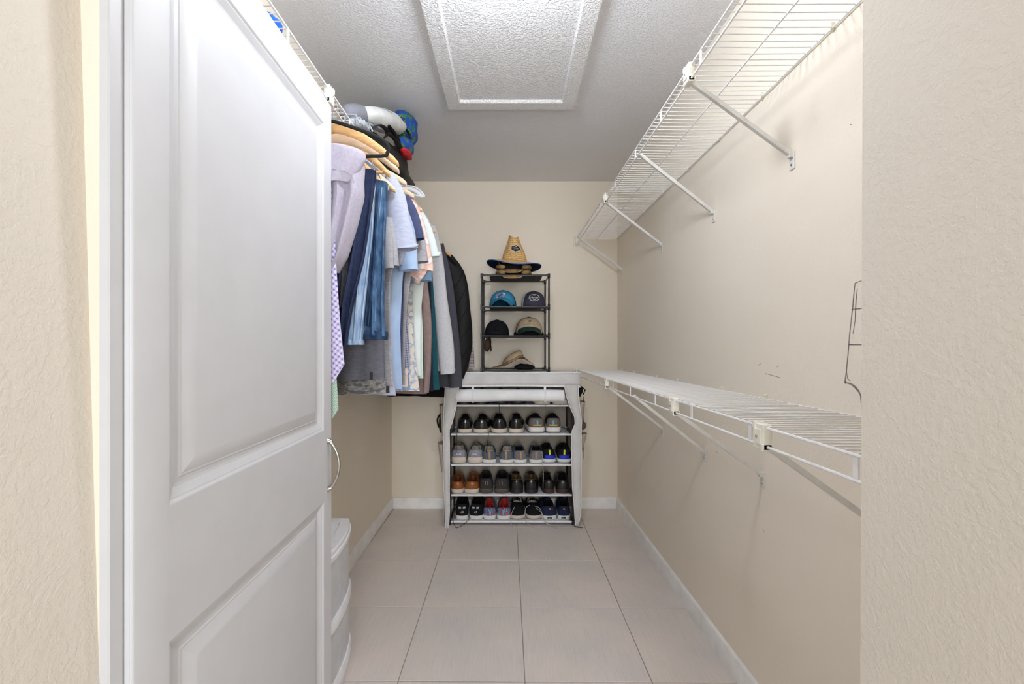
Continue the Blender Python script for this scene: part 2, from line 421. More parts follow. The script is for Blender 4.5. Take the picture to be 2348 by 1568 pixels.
# ------------------------------------------------------------------ the door (opens into the closet, hinge nearest the camera)
def door():
    h0 = Vector((-0.525, 0.624, 0)); h1 = Vector((-0.5427, 1.387, 0))
    d = (h1 - h0).normalized(); n = Vector((d.y, -d.x, 0))          # n points to the closet's middle (the face we see)
    L = (h1 - h0).length; th_ = 0.028; zb, zt = 0.012, 1.956
    t = empty('door_1', (h0.x, h0.y, 0)); t['kind'] = 'structure'
    M = Matrix(((d.x, n.x, 0, h0.x), (d.y, n.y, 0, h0.y), (0, 0, 1, 0), (0, 0, 0, 1)))
    u0, u1 = 0.071, 0.703; za, zb1, zc, zd = 0.14, 0.739, 0.952, 1.875
    def B(a, b, c_, e, name, ch=0.0012):
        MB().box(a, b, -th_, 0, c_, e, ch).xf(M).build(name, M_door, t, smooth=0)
    # near stile carries a rounded edge with a bead
    mb = MB(); pr = [(0.0, -th_ + .004), (0.001, -th_ + .002), (0.003, -th_), (u0 + .0005, -th_), (u0 + .0005, 0), (0.004, 0), (0.0022, -0.0008), (0.001, -0.0022), (0.0004, -0.004), (0.0018, -0.0055), (0.0004, -0.0072), (-0.0006, -0.010), (-0.0008, -0.016), (-0.0004, -.021)]
    mb.rings([[(u, v, zb) for u, v in pr], [(u, v, zt) for u, v in pr]]).xf(M).build('stile', M_door, t, smooth=30)
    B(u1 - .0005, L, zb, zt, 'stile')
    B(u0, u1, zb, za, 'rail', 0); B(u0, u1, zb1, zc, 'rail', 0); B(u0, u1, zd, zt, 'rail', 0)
    for (z0, z1) in ((za, zb1), (zc, zd)):
        mb = MB(); prof = [(0, 0), (0.002, -0.0005), (0.006, -0.0035), (0.0085, -0.004), (0.022, -0.0105), (0.027, -0.0115), (0.034, -0.0105), (0.037, -0.0088), (0.040, -0.0088), (0.064, -0.001), (0.068, -0.0005)]
        rs = []
        for dd, v in prof:
            rs.append([(u0 + dd, v, z0 + dd), (u1 - dd, v, z0 + dd), (u1 - dd, v, z1 - dd), (u0 + dd, v, z1 - dd)])
        back = [[(u0, -th_ + .003, z0), (u1, -th_ + .003, z0), (u1, -th_ + .003, z1), (u0, -th_ + .003, z1)]]
        mb.rings(back + rs, True, True).xf(M).build('panel', M_door, t, smooth=12)
    # arched pull handle near the free edge, with flared feet
    hz0, hz1, hu = 0.768, 0.915, L - 0.028
    pts = []
    for k in range(17):
        a = k / 16; pts.append((hu, 0.004 + 0.030 * math.sin(PI * a) ** 0.75, lerp(hz0, hz1, a)))
    mb = MB().tube(pts, [0.0045 + 0.002 * abs(2 * k / 16 - 1) ** 3 for k in range(17)], 10, up=(0, 1, 0))
    for z in (hz0, hz1): mb.tube([(hu, 0.0, z), (hu, 0.003, z), (hu, 0.012, z + (0.004 if z == hz0 else -0.004))], [0.0095, 0.008, 0.0055], 12)
    mb.xf(M).build('handle', M_steel, t)
    for z in (0.25, 1.75):
        MB().tube([(-0.004, -th_ / 2 - .016, z - .045), (-0.004, -th_ / 2 - .016, z + .045)], 0.006, 10).box(-0.0009, 0.001, -th_ + .001, -.006, z - .045, z + .045).xf(M).build('hinge', M_steel, t)
door()

# ------------------------------------------------------------------ wire shelves
def wire_shelf(side, z, label, clips, braces, wallclips_y, tab_y, lip=0.040, xf_=0.540, group='white wire closet shelves', y1=YB - 0.004, y0=YF + 0.004):
    s = side; xw = XR * s; xfr = xf_ * s; xbk = xw - s * 0.006
    t = empty('wire_shelf', (xw, y0, z), label, 'shelf', group)
    rr, rc = 0.0031, 0.0016
    MB().tube([(xbk, y0, z), (xbk, y1, z)], rr * .9, 8).build('back_rail', M_wire, t)
    MB().tube([((xbk + xfr) / 2, y0, z - .003), ((xbk + xfr) / 2, y1, z - .003)], rr * .8, 8).build('middle_rail', M_wire, t)
    MB().tube([(xfr, y0, z - .001), (xfr, y1, z - .001)], rr, 8).build('front_rail', M_wire, t)
    MB().tube([(xfr, y0, z - lip), (xfr, y1, z - lip)], rr, 8).build('lip_rail', M_wire, t)
    n = int((y1 - y0 - .02) / 0.0254); me = None
    for i in range(n):
        y = y0 + 0.012 + i * 0.0254
        if me is None:
            o = MB().tube([(xbk, y0, z + .002), (lerp(xbk, xfr, .5), y0, z + .001), (xfr, y0, z + .003)], rc, 5).build('cross_wire', M_wire, t); me = o.data
        else: o = inst(me, 'cross_wire', t)
        o.location = (0, y - y0, 0)
    for y in tab_y:
        MB().box(xfr - .0015, xfr + .0015, y - .0055, y + .0055, z - lip, z, .0006).build('lip_tab', M_wire, t, smooth=0)
    for y in clips:
        # moulded joiner clip wrapping both front rails
        c = MB().box(xfr - .0095, xfr + .0095, y - .019, y + .019, z - lip - .007, z + .007, .002)
        c.box(xfr - .011, xfr + .011, y - .019, y - .012, z - lip - .009, z - lip + .006, .001).box(xfr - .011, xfr + .011, y + .008, y + .019, z - .006, z + .009, .001)
        c.box(xfr - .0125, xfr - .006, y - .012, y + .012, z - lip + .004, z - .004, .001)
        o = c.build('rail_clip', M_clip, t, smooth=0)
        MB().lathe((0, 0, 0), [(0.0, .0012), (.0022, .0010), (.0032, 0)], 12).xf(Matrix.Translation((xfr - s * .0132, y, z - lip / 2)) @ Matrix.Rotation(-s * PI / 2, 4, 'Y')).build('screw', M_steel, o)
    for (y, zf) in braces:
        # diagonal brace: shallow channel from the lip rail down to a foot on the wall
        a = Vector((xfr + s * .004, y, z - lip + .004)); b = Vector((xw - s * .0075, y, zf + .024))
        dd = (b - a).normalized(); q = Vector((0, 1, 0)); nn = dd.cross(q)
        pr = [(-.006, .006), (.006, .006), (.006, -.006), (.0045, -.006), (.0045, .0042), (-.0045, .0042), (-.0045, -.006), (-.006, -.006)]
        rs = [[p + q * u + nn * (v * (-s)) for u, v in pr] for p in (a, b)]
        mb = MB().rings(rs)
        o = mb.build('brace', M_brace, t, smooth=0)
        ft = MB().box(min(xw - s * .0036, xw - s * .0004), max(xw - s * .0036, xw - s * .0004), y - .012, y + .012, zf - .020, zf + .030, .0008).box(min(xw - s * .014, xw - s * .0034), max(xw - s * .014, xw - s * .0034), y - .0075, y + .0075, zf + .014, zf + .030, .0008)
        f_ = ft.build('foot', M_brace, o, smooth=0)
        MB().lathe((0, 0, 0), [(0.0, .0022), (.003, .0018), (.0042, 0)], 10).xf(Matrix.Translation((xw - s * .0036, y, zf - .006)) @ Matrix.Rotation(-s * PI / 2, 4, 'Y')).build('screw', M_steel, o)
    for y in wallclips_y:
        MB().box(xw - s * .010, xw, y - .004, y + .004, z - .006, z + .016, .0012).build('wall_clip', M_clip, t, smooth=0)
    return t
tabs = [0.68, 0.973, 1.278, 1.590, 1.903, 2.21, 2.51, 2.82, 3.12]
upper = wire_shelf(1, 2.020, 'white wire shelf high on the right wall with diagonal braces below', [1.296, 2.37],
           [(1.300, 1.744), (1.789, 1.728), (2.378, 1.735), (3.18, 1.745)], [1.137, 1.448, 1.742, 2.03, 2.35, 2.68, 3.2],
           [0.92, 1.218, 1.527, 1.827, 2.166, 2.49, 2.80, 3.10])
# second brace of the upper shelf has the same drop as the others
lower = wire_shelf(1, 1.036, 'empty white wire shelf at waist height on the right wall', [0.927, 1.41, 2.34],
           [(0.935, 0.765), (1.448, 0.765), (1.868, 0.742), (2.366, 0.752)], [1.424, 1.714, 2.158, 2.453, 2.88, 3.18], tabs)
left = wire_shelf(-1, 2.015, 'white wire shelf high on the left wall holding bags above hanging clothes', [1.396],
           [(2.38, 1.74), (3.18, 1.745)], [1.4, 1.9, 2.4, 2.9], [0.95, 1.13, 1.58, 1.9, 2.2, 2.5, 2.8], xf_=0.553)
# wall end caps that hold the front rails on the back wall
for (x, z, lb) in ((0.540, 2.0, 'white plastic end bracket holding the high right shelf on the back wall'), (0.540, 1.016, 'white plastic end bracket holding the waist-high shelf beside the shoe rack'), (-0.553, 1.995, 'white plastic end bracket holding the left shelf behind the clothes')):
    e = MB().box(x - .024, x + .024, YB - .006, YB - .0002, z - .038, z + .038, .0015).box(x - .012, x + .012, YB - .028, YB - .005, z - .03, z + .03, .002)
    tag(e.build('shelf_end_bracket', M_clip, smooth=0), lb, 'bracket', 'shelf end brackets')

# ------------------------------------------------------------------ clothes
def fab(name, c, c2=None, scale=60, stretch=(1, 1, 1), lo=.35, hi=.65, b=.25, rough=.9, sheen=.0, detail=4):
    return mat(name, c, rough, col2=c2, scale=scale, stretch=stretch, lo=lo, hi=hi, bmp=b, bscale=90, bdist=.0015, spec=.2, sheen=sheen, detail=detail)
def heather(name, c, c2): return fab(name, c, c2, 42, (1, 1, 5), .15, .85)
G = 'clothes hanging from the left shelf'
def cloth_loft(rows, amp=.008, folds=4, ph=0.0, N=44, hem=.0, levels=26, seedv=0):
    """rows: (z, xl, xr, yc, hy) from top down; a closed, thick, wavy hanging cloth"""
    tab = sorted(rows, key=lambda r: -r[0]); zt, zb = tab[0][0], tab[-1][0]
    rs = []
    zs = [zt - (zt - zb) * k / levels for k in range(levels + 1)]
    for z in zs:
        vals = []
        for c in range(1, 5):
            vals.append(interp([(-r[0], r[c]) for r in tab], -z))
        xl, xr, yc, hy = vals; t = (zt - z) / max(1e-6, zt - zb)
        A = amp * min(1, t * 3)
        ring = []
        wdt = xr - xl
        for k in range(N):
            a = 2 * PI * k / N
            ca, sa = math.cos(a), math.sin(a)
            ux = 0.5 + 0.5 * (abs(ca) ** 0.7) * (1 if ca > 0 else -1)
            uy = (abs(sa) ** 0.7) * (1 if sa > 0 else -1)
            x = xl + wdt * ux
            nz = mnoise.noise(Vector((x * 9, seedv * 3.1 + ph, z * 4)))
            y = yc + uy * hy * (1 + .25 * nz) + A * math.sin(2 * PI * folds * ux + ph + 1.3 * t) + A * .8 * nz
            zz = z + (hem * math.sin(3 * ux + ph) if z == zs[-1] else 0) + .006 * nz * t
            ring.append((x + .006 * nz * t, y, zz))
        rs.append(ring)
    return MB().rings(rs)
def right_edge(pts, Y):
    return [(at(px, py, Y).z, at(px, py, Y).x) for px, py in pts]
def body_rows(pts, Y, mid=-.575, hy=.02, xmin=-.815):
    rows = []
    for z, x in right_edge(pts, Y):
        rows.append((z, max(xmin, min(2 * mid - x, x - .05)), x, Y, hy))
    return rows
def limb(path, ry=.022, n=20, Y=None, hollow=True, opened=None):
    """flattened sleeve through (px, py, half-width px) at depth Y, with an open cuff"""
    P, R, R2 = [], [], []
    sp = smooth_path([(a, b, c) for a, b, c in path], 5)
    for i, q in enumerate(sp):
        P.append(at(q.x, q.y, Y)); R.append(q.z / F * Y); R2.append(ry * (0.75 + .25 * i / len(sp)))
    mb = MB()
    # keep sections aligned to the world's Y axis; thin along Y
    rs = []
    for i, p in enumerate(P):
        d = (P[min(i + 1, len(P) - 1)] - P[max(0, i - 1)]).normalized()
        u = Vector((0, 1, 0)); a = d.cross(u).normalized()
        ring = []
        for k in range(n):
            g = 2 * PI * k / n
            wob = 1 + .08 * math.sin(3 * g + i * .5)
            ring.append(p + a * math.cos(g) * R[i] * wob + u * math.sin(g) * R2[i] * wob)
        rs.append(ring)
    if hollow:
        d = (P[-1] - P[-2]).normalized()
        for f_, dep in ((.84, 0), (.8, -.03)):
            rs.append([P[-1] + (v - P[-1]) * f_ + d * dep for v in rs[len(P) - 1]])
    return mb.rings(rs, True, True)

def hook(mb, x, y, zn, zr, r=.0013):
    """hanger hook over the lip rail at (x, zr), down to neck zn"""
    R = .016; pts = [(x, y, zn), (x, y, zr - R * 1.2)]
    for k in range(11):
        a = -PI / 2 + k / 10 * (PI * 1.35)
        pts.append((x + R * math.cos(a), y, zr - .006 + R * .25 + R * math.sin(a)))
    mb.tube(pts, r, 6)
XH, ZH = -.553, 1.975
def wood_hanger(Y, label, half=.205, ztip=1.80, m=None, x=XH, bar=False, yaw=0, clips=False, zneck=1.925):
    t = empty('hanger', (x, Y, zneck), label, 'hanger', 'hangers on the left shelf')
    mb = MB(); rs = []
    for k in range(25):
        u = -1 + 2 * k / 24; au = abs(u)
        zz = zneck - .012 - (zneck - .012 - ztip) * (au ** 1.5)
        hh = .017 * (1 - .45 * au) + .003; tk = .0065 + .002 * au
        if au > .97: hh *= .7
        yy = Y + math.sin(yaw) * u * half; xx = x + u * half * math.cos(yaw)
        rs.append([(xx, yy + tk * math.cos(a), zz + hh * math.sin(a)) for a in [2 * PI * q / 12 for q in range(12)]])
    mb.rings(rs).build('shoulder_bar', m or M_wood, t)
    h = MB(); hook(h, x, Y, zneck - .015, ZH + .003); h.build('hook', M_chrome, t)
    if bar:
        MB().tube([(x - half * .85, Y, ztip + .012), (x + half * .85, Y, ztip + .012)], .006, 10).build('trouser_bar', m or M_wood, t)
    if clips:
        for sx in (-.6, .6):
            c = MB().box(x + sx * half - .012, x + sx * half + .012, Y - .010, Y + .010, ztip - .012, ztip + .022, .003)
            c.tube([(x + sx * half, Y - .009, ztip + .015), (x + sx * half + .004, Y - .016, ztip + .045), (x + sx * half, Y - .006, ztip + .05)], .0016, 6)
            c.build('clip', M_chrome, t)
    return t

def garment(name, label, cat, Y, edge, m, sleeves=(), amp=.008, folds=4, ph=0., hy=.014, hem=.004, mid=-.575, xmin=-.815, cuff=None, extra=None, hanger=None, rows=None, N=44):
    p0 = rows[0][0] if rows else at(edge[0][0], edge[0][1], Y).z
    t = empty(name, (XH, Y, p0), label, cat, G)
    body = cloth_loft(rows or body_rows(edge, Y, mid, hy, xmin), amp, folds, ph, hem=hem, seedv=Y, N=N).build('body', m, t, smooth=60)
    for s in sleeves:
        sl = limb(s['path'], s.get('ry', .024), 20, s.get('Y', Y - .015)).build('sleeve', s.get('m', m), t, smooth=60)
        if s.get('cuff'):
            a, b = s['path'][-1], s['path'][-2]
            f_ = .14
            st = (lerp(a[0], b[0], f_), lerp(a[1], b[1], f_), a[2] * 1.06)
            limb([st, (lerp(a[0], b[0], f_ / 2), lerp(a[1], b[1], f_ / 2), a[2] * 1.03), (a[0], a[1] + 1, a[2] * 1.0)], s.get('ry', .024) * 1.1, 20, s.get('Y', Y - .015)).build('cuff', s['cuff'], sl, smooth=60)
    if extra: extra(t, body)
    if hanger: hanger()
    return t

# materials of the garments
M_sweat = fab('lavender_grey_fleece', (176, 170, 184), (166, 160, 174), 120, sheen=.15)
M_fuzzy = fab('charcoal_fleece', (66, 66, 70), (48, 48, 52), 90)
M_navyc = fab('navy_chino', (44, 54, 84), (38, 46, 72), 60)
M_denimL = fab('light_washed_denim', (176, 196, 216), (116, 142, 176), 26, (4, 4, .5), b=.6)
M_denimM = fab('mid_blue_denim', (50, 78, 112), (84, 114, 146), 36, (1.6, 1.6, .7), b=.6)
M_denimD = fab('dark_blue_denim', (32, 50, 76), (52, 76, 108), 36, (1.6, 1.6, .7), b=.6)
M_gdark = heather('dark_grey_heather', (112, 112, 122), (84, 84, 92))
M_camo = mat_multi('grey_camouflage', [(0.0, (92, 92, 94)), (0.42, (128, 126, 122)), (0.52, (150, 148, 144)), (0.6, (106, 106, 110))], 34, stretch=(1, 1, 2.5))
M_bheather = heather('blue_grey_heather', (192, 196, 212), (154, 160, 182))
M_gheather = heather('grey_heather', (178, 176, 178), (138, 138, 144))
M_lblue = fab('light_blue_cotton', (174, 196, 224), (166, 188, 218), 20)
M_navyt = fab('slate_navy_cotton', (74, 80, 112), (66, 72, 102), 40)
M_coral = mat_multi('coral_leaf_print', [(0.0, (236, 230, 226)), (0.46, (238, 208, 196)), (0.54, (230, 178, 162)), (0.62, (238, 232, 230))], 20, const=False)
M_plaidb = mat_check('blue_grey_plaid', (172, 168, 170), (124, 128, 158), (70, 80, 128), 30, .1)
M_dnmsl = fab('pale_denim_blue', (140, 174, 206), (124, 158, 194), 50)
M_floral = mat_multi('cream_blue_floral', [(0.0, (222, 216, 204)), (0.45, (184, 190, 204)), (0.53, (150, 158, 186)), (0.58, (228, 222, 210))], 26)
M_mintw = fab('white_mint_cotton', (230, 238, 236), (224, 234, 230), 30)
M_mint = fab('pale_mint_cotton', (208, 224, 214), (202, 218, 208), 30)
M_mauve = fab('mauve_brown_knit', (146, 126, 122), (136, 116, 112), 50)
M_brownk = fab('dark_taupe_knit', (98, 84, 80), (90, 76, 72), 50)
M_navyd = fab('dark_navy_cotton', (34, 42, 56), (30, 36, 48), 50)
M_teal = fab('teal_cotton', (34, 84, 94), (30, 76, 86), 40)
M_heatherW = fab('oatmeal_heather_fleece', (212, 212, 214), (190, 190, 196), 220, b=.35)
M_char = fab('charcoal_heather', (78, 78, 88), (66, 66, 74), 200)
M_blackj = fab('black_quilted_nylon', (27, 27, 28), (22, 22, 23), 40, rough=.6)
M_blackk = fab('black_knit', (24, 23, 24), (19, 18, 19), 60)
M_flannel = mat_check('grey_pink_flannel', (214, 206, 206), (142, 128, 134), (70, 62, 70), 30, 0)
M_tieP = mat_check('lilac_check_silk', (212, 206, 226), (184, 176, 212), (122, 106, 172), 24, .9, .5)
M_tieG = mat_check('mint_dot_silk', (186, 208, 192), (160, 184, 168), (120, 150, 134), 60, .5, .5)
M_labelk = mat('black_label', (24, 20, 18), .6, scale=60)
M_labelw = mat('white_stitch', (214, 214, 214), .8, scale=60)

# ties: front blade, pointed tip
def tie(name, label, Y, pts, m, group='neckties beside the door'):
    """pts: (py, pxl, pxr) rows; last row is the point"""
    rows = [(at((a + b) / 2, y, Y), (b - a) / 2 / F * Y) for y, a, b in pts]
    t = empty(name, tuple(rows[0][0]), label, 'tie', group)
    rs = []
    for c, hw in rows:
        rs.append([c + Vector((-hw, 0, 0)), c + Vector((-hw * .6, -.0035, 0)), c + Vector((hw * .6, -.0035, 0)), c + Vector((hw, 0, 0)), c + Vector((hw * .6, .0035, 0)), c + Vector((-hw * .6, .0035, 0))])
    MB().rings(rs).build('blade', m, t, smooth=30)
    c, hw = rows[1]
    MB().tube([rows[0][0] + Vector((0, .004, 0)), rows[0][0] + Vector((0, .012, .02)), at(pts[0][1] + 6, 330, Y)], .012, 8, .003, up=(0, 1, 0)).build('neck_end', m, t)
    return t
tie('necktie', 'lilac and purple checked necktie hanging against the door edge', 1.405, [(430, 742, 764), (540, 738, 768), (640, 734, 773), (740, 732, 780), (835, 732, 790), (880, 760, 763)], M_tieP)
tie('necktie', 'pale green dotted necktie hanging just below the purple one', 1.412, [(560, 735, 757), (700, 736, 763), (800, 737, 768), (938, 740, 776), (962, 758, 761)], M_tieG)

# sweatpants folded over the black velvet hanger
def rows_px(rs, Y, hy=.018):
    out = []
    for py, a, b in rs:
        p = at(a, py, Y); q = at(b, py, Y); out.append((p.z, p.x, q.x, Y, hy))
    return out
def velvet_hanger(Y, label):
    t = empty('hanger', (XH, Y, 1.93), label, 'hanger', 'hangers on the left shelf')
    half = .178
    P = [(XH, 1.93), (XH + .03, 1.922), (XH + half * .6, 1.895), (XH + half * .88, 1.872), (XH + half, 1.850), (XH + half * .985, 1.828), (XH + half * .88, 1.818), (XH, 1.818),
         (XH - half * .88, 1.818), (XH - half * .985, 1.828), (XH - half, 1.850), (XH - half * .88, 1.872), (XH - half * .6, 1.895), (XH - .03, 1.922)]
    Q = smooth_path([(x, Y, z) for x, z in P + P[:1]], 3)[:-1]
    MB().tube(Q, .0062, 10, .0035, loop=True, up=(0, 1, 0)).build('loop', M_velvet, t)
    h = MB(); hook(h, XH, Y, 1.925, ZH + .003); h.build('hook', M_chrome, t)
velvet_hanger(1.425, 'black velvet hanger with grey sweatpants over its bar')
def waist(t, b):
    cloth_loft(rows_px([(334, 690, 790), (342, 690, 822), (352, 690, 838), (366, 690, 838), (392, 690, 822), (412, 692, 806), (420, 694, 800)], 1.405, .020), .003, 2, 1.0).build('folded_waistband', M_sweat, t, smooth=60)
    MB().tube([at(762, 388, 1.383), at(790, 392, 1.383), at(806, 402, 1.384), at(812, 420, 1.386)], .0009, 5).build('seam', fab('lavender_seam', (140, 134, 148)), t)
garment('sweatpants', 'lavender grey sweatpants draped over black velvet hanger beside the door', 'trousers', 1.43, None, M_sweat,
        rows=rows_px([(350, 690, 828), (380, 690, 836), (420, 690, 832), (450, 694, 832), (520, 704, 814), (590, 716, 792), (622, 722, 774)], 1.43, .030), amp=.014, folds=4, ph=.7, N=64, extra=waist)
garment('fleece_trousers', 'charcoal fleece trousers between the sweatpants and the navy chinos', 'trousers', 1.475, None, M_fuzzy,
        rows=rows_px([(420, 745, 812), (560, 752, 803), (640, 756, 799), (700, 760, 794)], 1.475, .02), amp=.006, ph=2)
def chino_extra(t, b):
    MB().tube([at(828, 480, 1.458), at(812, 590, 1.458), at(806, 640, 1.456), at(797, 720, 1.458), at(790, 780, 1.458)], .001, 5).build('seam', M_navyd, t)
garment('chinos', 'navy chino trousers folded over a hanger left of the light jeans', 'trousers', 1.485, None, M_navyc,
        rows=rows_px([(392, 800, 862), (440, 796, 858), (520, 788, 848), (600, 778, 836), (700, 770, 812), (795, 772, 796)], 1.485, .020), amp=.014, folds=2.6, ph=.2, N=64, extra=chino_extra)
def stitches(t, pts, Y, m, r=.0009):
    MB().tube(smooth_path([at(a, b, Y) for a, b in pts], 5), r, 5).build('stitching', m, t)
def lj(t, b):
    stitches(t, [(862, 425), (846, 520), (830, 620), (822, 700), (812, 783)], 1.496, M_labelw)
    cloth_loft(rows_px([(779, 796, 833), (783, 795, 834), (790, 795, 834)], 1.52, .030), .002, 2).build('hem', M_denimL, t, smooth=60)
garment('jeans', 'light washed blue jeans with pale stitching folded on a hanger', 'trousers', 1.52, None, M_denimL,
        rows=rows_px([(412, 842, 862), (470, 834, 860), (560, 822, 854), (650, 806, 846), (740, 800, 836), (785, 797, 832)], 1.52, .024), amp=.010, folds=2.4, N=64, ph=1.1, extra=lj)
def mj(t, b):
    stitches(t, [(876, 430), (866, 540), (862, 640), (860, 740), (846, 772)], 1.523, M_denimL, .0012)
    cloth_loft(rows_px([(760, 834, 888), (766, 828, 889), (778, 830, 889)], 1.55, .032), .004, 2).build('hem', M_denimD, t, smooth=60)
garment('jeans', 'mid blue stone washed jeans folded to the right of the light pair', 'trousers', 1.55, None, M_denimM,
        rows=rows_px([(420, 856, 889), (480, 852, 887), (560, 846, 885), (640, 840, 884), (700, 836, 883), (768, 830, 888)], 1.55, .026), amp=.012, folds=2.3, N=64, ph=2.2, extra=mj)
garment('jeans', 'dark blue jeans tucked between the light and mid blue pairs', 'trousers', 1.535, None, M_denimD,
        rows=rows_px([(416, 850, 874), (500, 846, 868), (600, 842, 866), (700, 832, 858), (750, 830, 850)], 1.535, .02), amp=.008, folds=3, ph=.5)
def tag_patch(Y, px, py, w_, h_):
    def f(t, b):
        p = at(px, py, Y)
        MB().box(p.x - w_, p.x + w_, p.y - .0015, p.y + .0015, p.z - h_, p.z + h_, .0005).build('hem_label', M_labelk, t, smooth=0)
    return f
garment('t_shirt', 'dark grey heather t-shirt whose hem shows below the jeans', 'shirt', 1.62, [(845, 372), (868, 392), (878, 430), (876, 600), (872, 700), (878, 800), (880, 868)], M_gdark,
        hem=-.010, ph=.4, amp=.010, folds=3, hy=.022, extra=tag_patch(1.585, 851, 862, .005, .013))
garment('t_shirt', 'grey camouflage t-shirt with the lowest hem near the door', 'shirt', 1.665, [(860, 380), (878, 400), (886, 440), (880, 600), (876, 800), (890, 893), (895, 903)], M_camo,
        hem=-.008, ph=1.4, amp=.009, folds=3, extra=tag_patch(1.632, 889, 893, .006, .013))
garment('t_shirt', 'blue grey heather t-shirt with its short sleeve hanging in front', 'shirt', 1.73, [(862, 366), (884, 384), (902, 420), (908, 560), (893, 660), (896, 760), (903, 860), (908, 905)], M_bheather,
        [dict(path=[(893, 405, 12), (906, 450, 22), (915, 510, 29), (922, 572, 34)], ry=.030, Y=1.70, cuff=M_bheather)], amp=.010, ph=.8)
garment('t_shirt', 'pale grey t-shirt with a turned back sleeve under the heather one', 'shirt', 1.69, [(862, 384), (886, 402), (896, 440), (896, 700), (898, 800), (902, 860), (904, 884)], M_gheather,
        [dict(path=[(886, 500, 12), (892, 560, 18), (900, 612, 17)], ry=.022, Y=1.675)], amp=.008, ph=3.)
garment('t_shirt', 'plain light blue t-shirt hanging behind the heather sleeve', 'shirt', 1.82, [(884, 400), (906, 420), (926, 455), (930, 560), (922, 640), (918, 760), (921, 892)], M_lblue,
        [dict(path=[(918, 470, 12), (932, 540, 20), (938, 620, 23)], ry=.026, Y=1.80)], amp=.008, ph=1.9)
garment('t_shirt', 'slate navy t-shirt with one short sleeve end showing', 'shirt', 1.88, [(890, 400), (915, 425), (935, 470), (936, 560), (926, 640), (922, 760), (922, 870)], M_navyt,
        [dict(path=[(928, 450, 10), (946, 500, 15), (957, 550, 17)], ry=.022, Y=1.86)], amp=.007, ph=.1)
garment('t_shirt', 'grey heather t-shirt whose sleeve hangs lowest in the middle', 'shirt', 1.94, [(898, 410), (922, 432), (942, 475), (944, 600), (934, 700), (930, 800), (930, 880)], M_gheather,
        [dict(path=[(938, 480, 12), (954, 540, 18), (962, 602, 22)], ry=.026, Y=1.92)], amp=.007, ph=2.4)
garment('shirt', 'blue and grey plaid shirt with a narrow visible front', 'shirt', 1.99, [(905, 420), (926, 436), (940, 480), (938, 600), (933, 700), (940, 842)], M_plaidb, amp=.008, ph=.9)
garment('shirt', 'white shirt with coral leaf print and a wide short sleeve', 'shirt', 2.06, [(912, 420), (934, 440), (950, 480), (948, 600), (934, 680), (932, 800), (934, 886)], M_coral,
        [dict(path=[(945, 462, 9), (958, 520, 16), (968, 590, 24), (966, 618, 26)], ry=.030, Y=2.04)], amp=.007, ph=1.2)
garment('shirt', 'pale denim blue shirt with a wide sleeve below the coral one', 'shirt', 2.12, [(918, 430), (940, 450), (952, 490), (952, 600), (934, 680), (934, 800), (940, 892)], M_dnmsl,
        [dict(path=[(955, 520, 14), (966, 590, 22), (970, 645, 22)], ry=.028, Y=2.10)], amp=.006, ph=2)
garment('shirt', 'cream and blue floral shirt reaching lower than the plaid one', 'shirt', 2.15, [(922, 430), (942, 450), (954, 495), (952, 600), (944, 680), (950, 790), (962, 896)], M_floral,
        [dict(path=[(950, 560, 12), (952, 610, 17), (950, 650, 16)], ry=.022, Y=2.085)], amp=.009, ph=.3)
garment('polo_shirt', 'white mint polo shirt with a crisp short sleeve', 'shirt', 2.24, [(928, 440), (950, 462), (968, 500), (974, 600), (966, 700), (964, 800), (964, 860)], M_mintw,
        [dict(path=[(962, 486, 8), (976, 530, 15), (990, 590, 20)], ry=.026, Y=2.22, cuff=M_mintw)], amp=.006, ph=1)
garment('t_shirt', 'pale mint green t-shirt hanging straight beside the floral shirt', 'shirt', 2.27, [(932, 446), (952, 468), (966, 510), (966, 620), (966, 700), (970, 790), (972, 866)], M_mint, amp=.006, ph=2.7)
garment('long_sleeve_shirt', 'mauve brown long-sleeved knit between mint and navy tops', 'shirt', 2.36, [(940, 452), (960, 480), (974, 520), (976, 640), (984, 720), (986, 800), (983, 880), (978, 902)], M_mauve,
        [dict(path=[(970, 640, 9), (978, 740, 11), (980, 830, 9), (976, 900, 7)], ry=.02, Y=2.34)], amp=.006, ph=1.5)
garment('t_shirt', 'dark taupe t-shirt peeking out under the mint one', 'shirt', 2.40, [(940, 452), (960, 480), (976, 520), (978, 640), (972, 780), (968, 898)], M_brownk, amp=.006, ph=.5)
garment('t_shirt', 'dark navy t-shirt in the narrow gap before the teal one', 'shirt', 2.44, [(944, 458), (966, 486), (982, 530), (986, 640), (990, 760), (994, 896)], M_navyd, amp=.006, ph=.9)
garment('t_shirt', 'teal green t-shirt hanging left of the oatmeal sweatshirt', 'shirt', 2.52, [(950, 462), (972, 494), (986, 535), (992, 640), (1000, 760), (1008, 892)], M_teal, amp=.006, ph=1.9)
garment('sweatshirt', 'oatmeal heather sweatshirt with a long cuffed sleeve hanging forward', 'sweater', 2.70, [(962, 474), (984, 500), (998, 540), (1004, 640), (1010, 760), (1012, 850)], M_heatherW,
        [dict(path=[(988, 520, 12), (999, 600, 17), (1010, 700, 19), (1020, 790, 19), (1027, 856, 16)], ry=.034, Y=2.65, cuff=M_heatherW)], amp=.008, ph=0.2)
garment('sweatshirt', 'charcoal heather sweatshirt behind the oatmeal one', 'sweater', 2.84, [(968, 482), (992, 520), (1008, 560), (1024, 650), (1042, 770), (1056, 850), (1058, 886)], M_char,
        [dict(path=[(1006, 560, 11), (1024, 660, 15), (1038, 780, 17), (1044, 888, 15)], ry=.03, Y=2.81)], amp=.008, ph=2.)
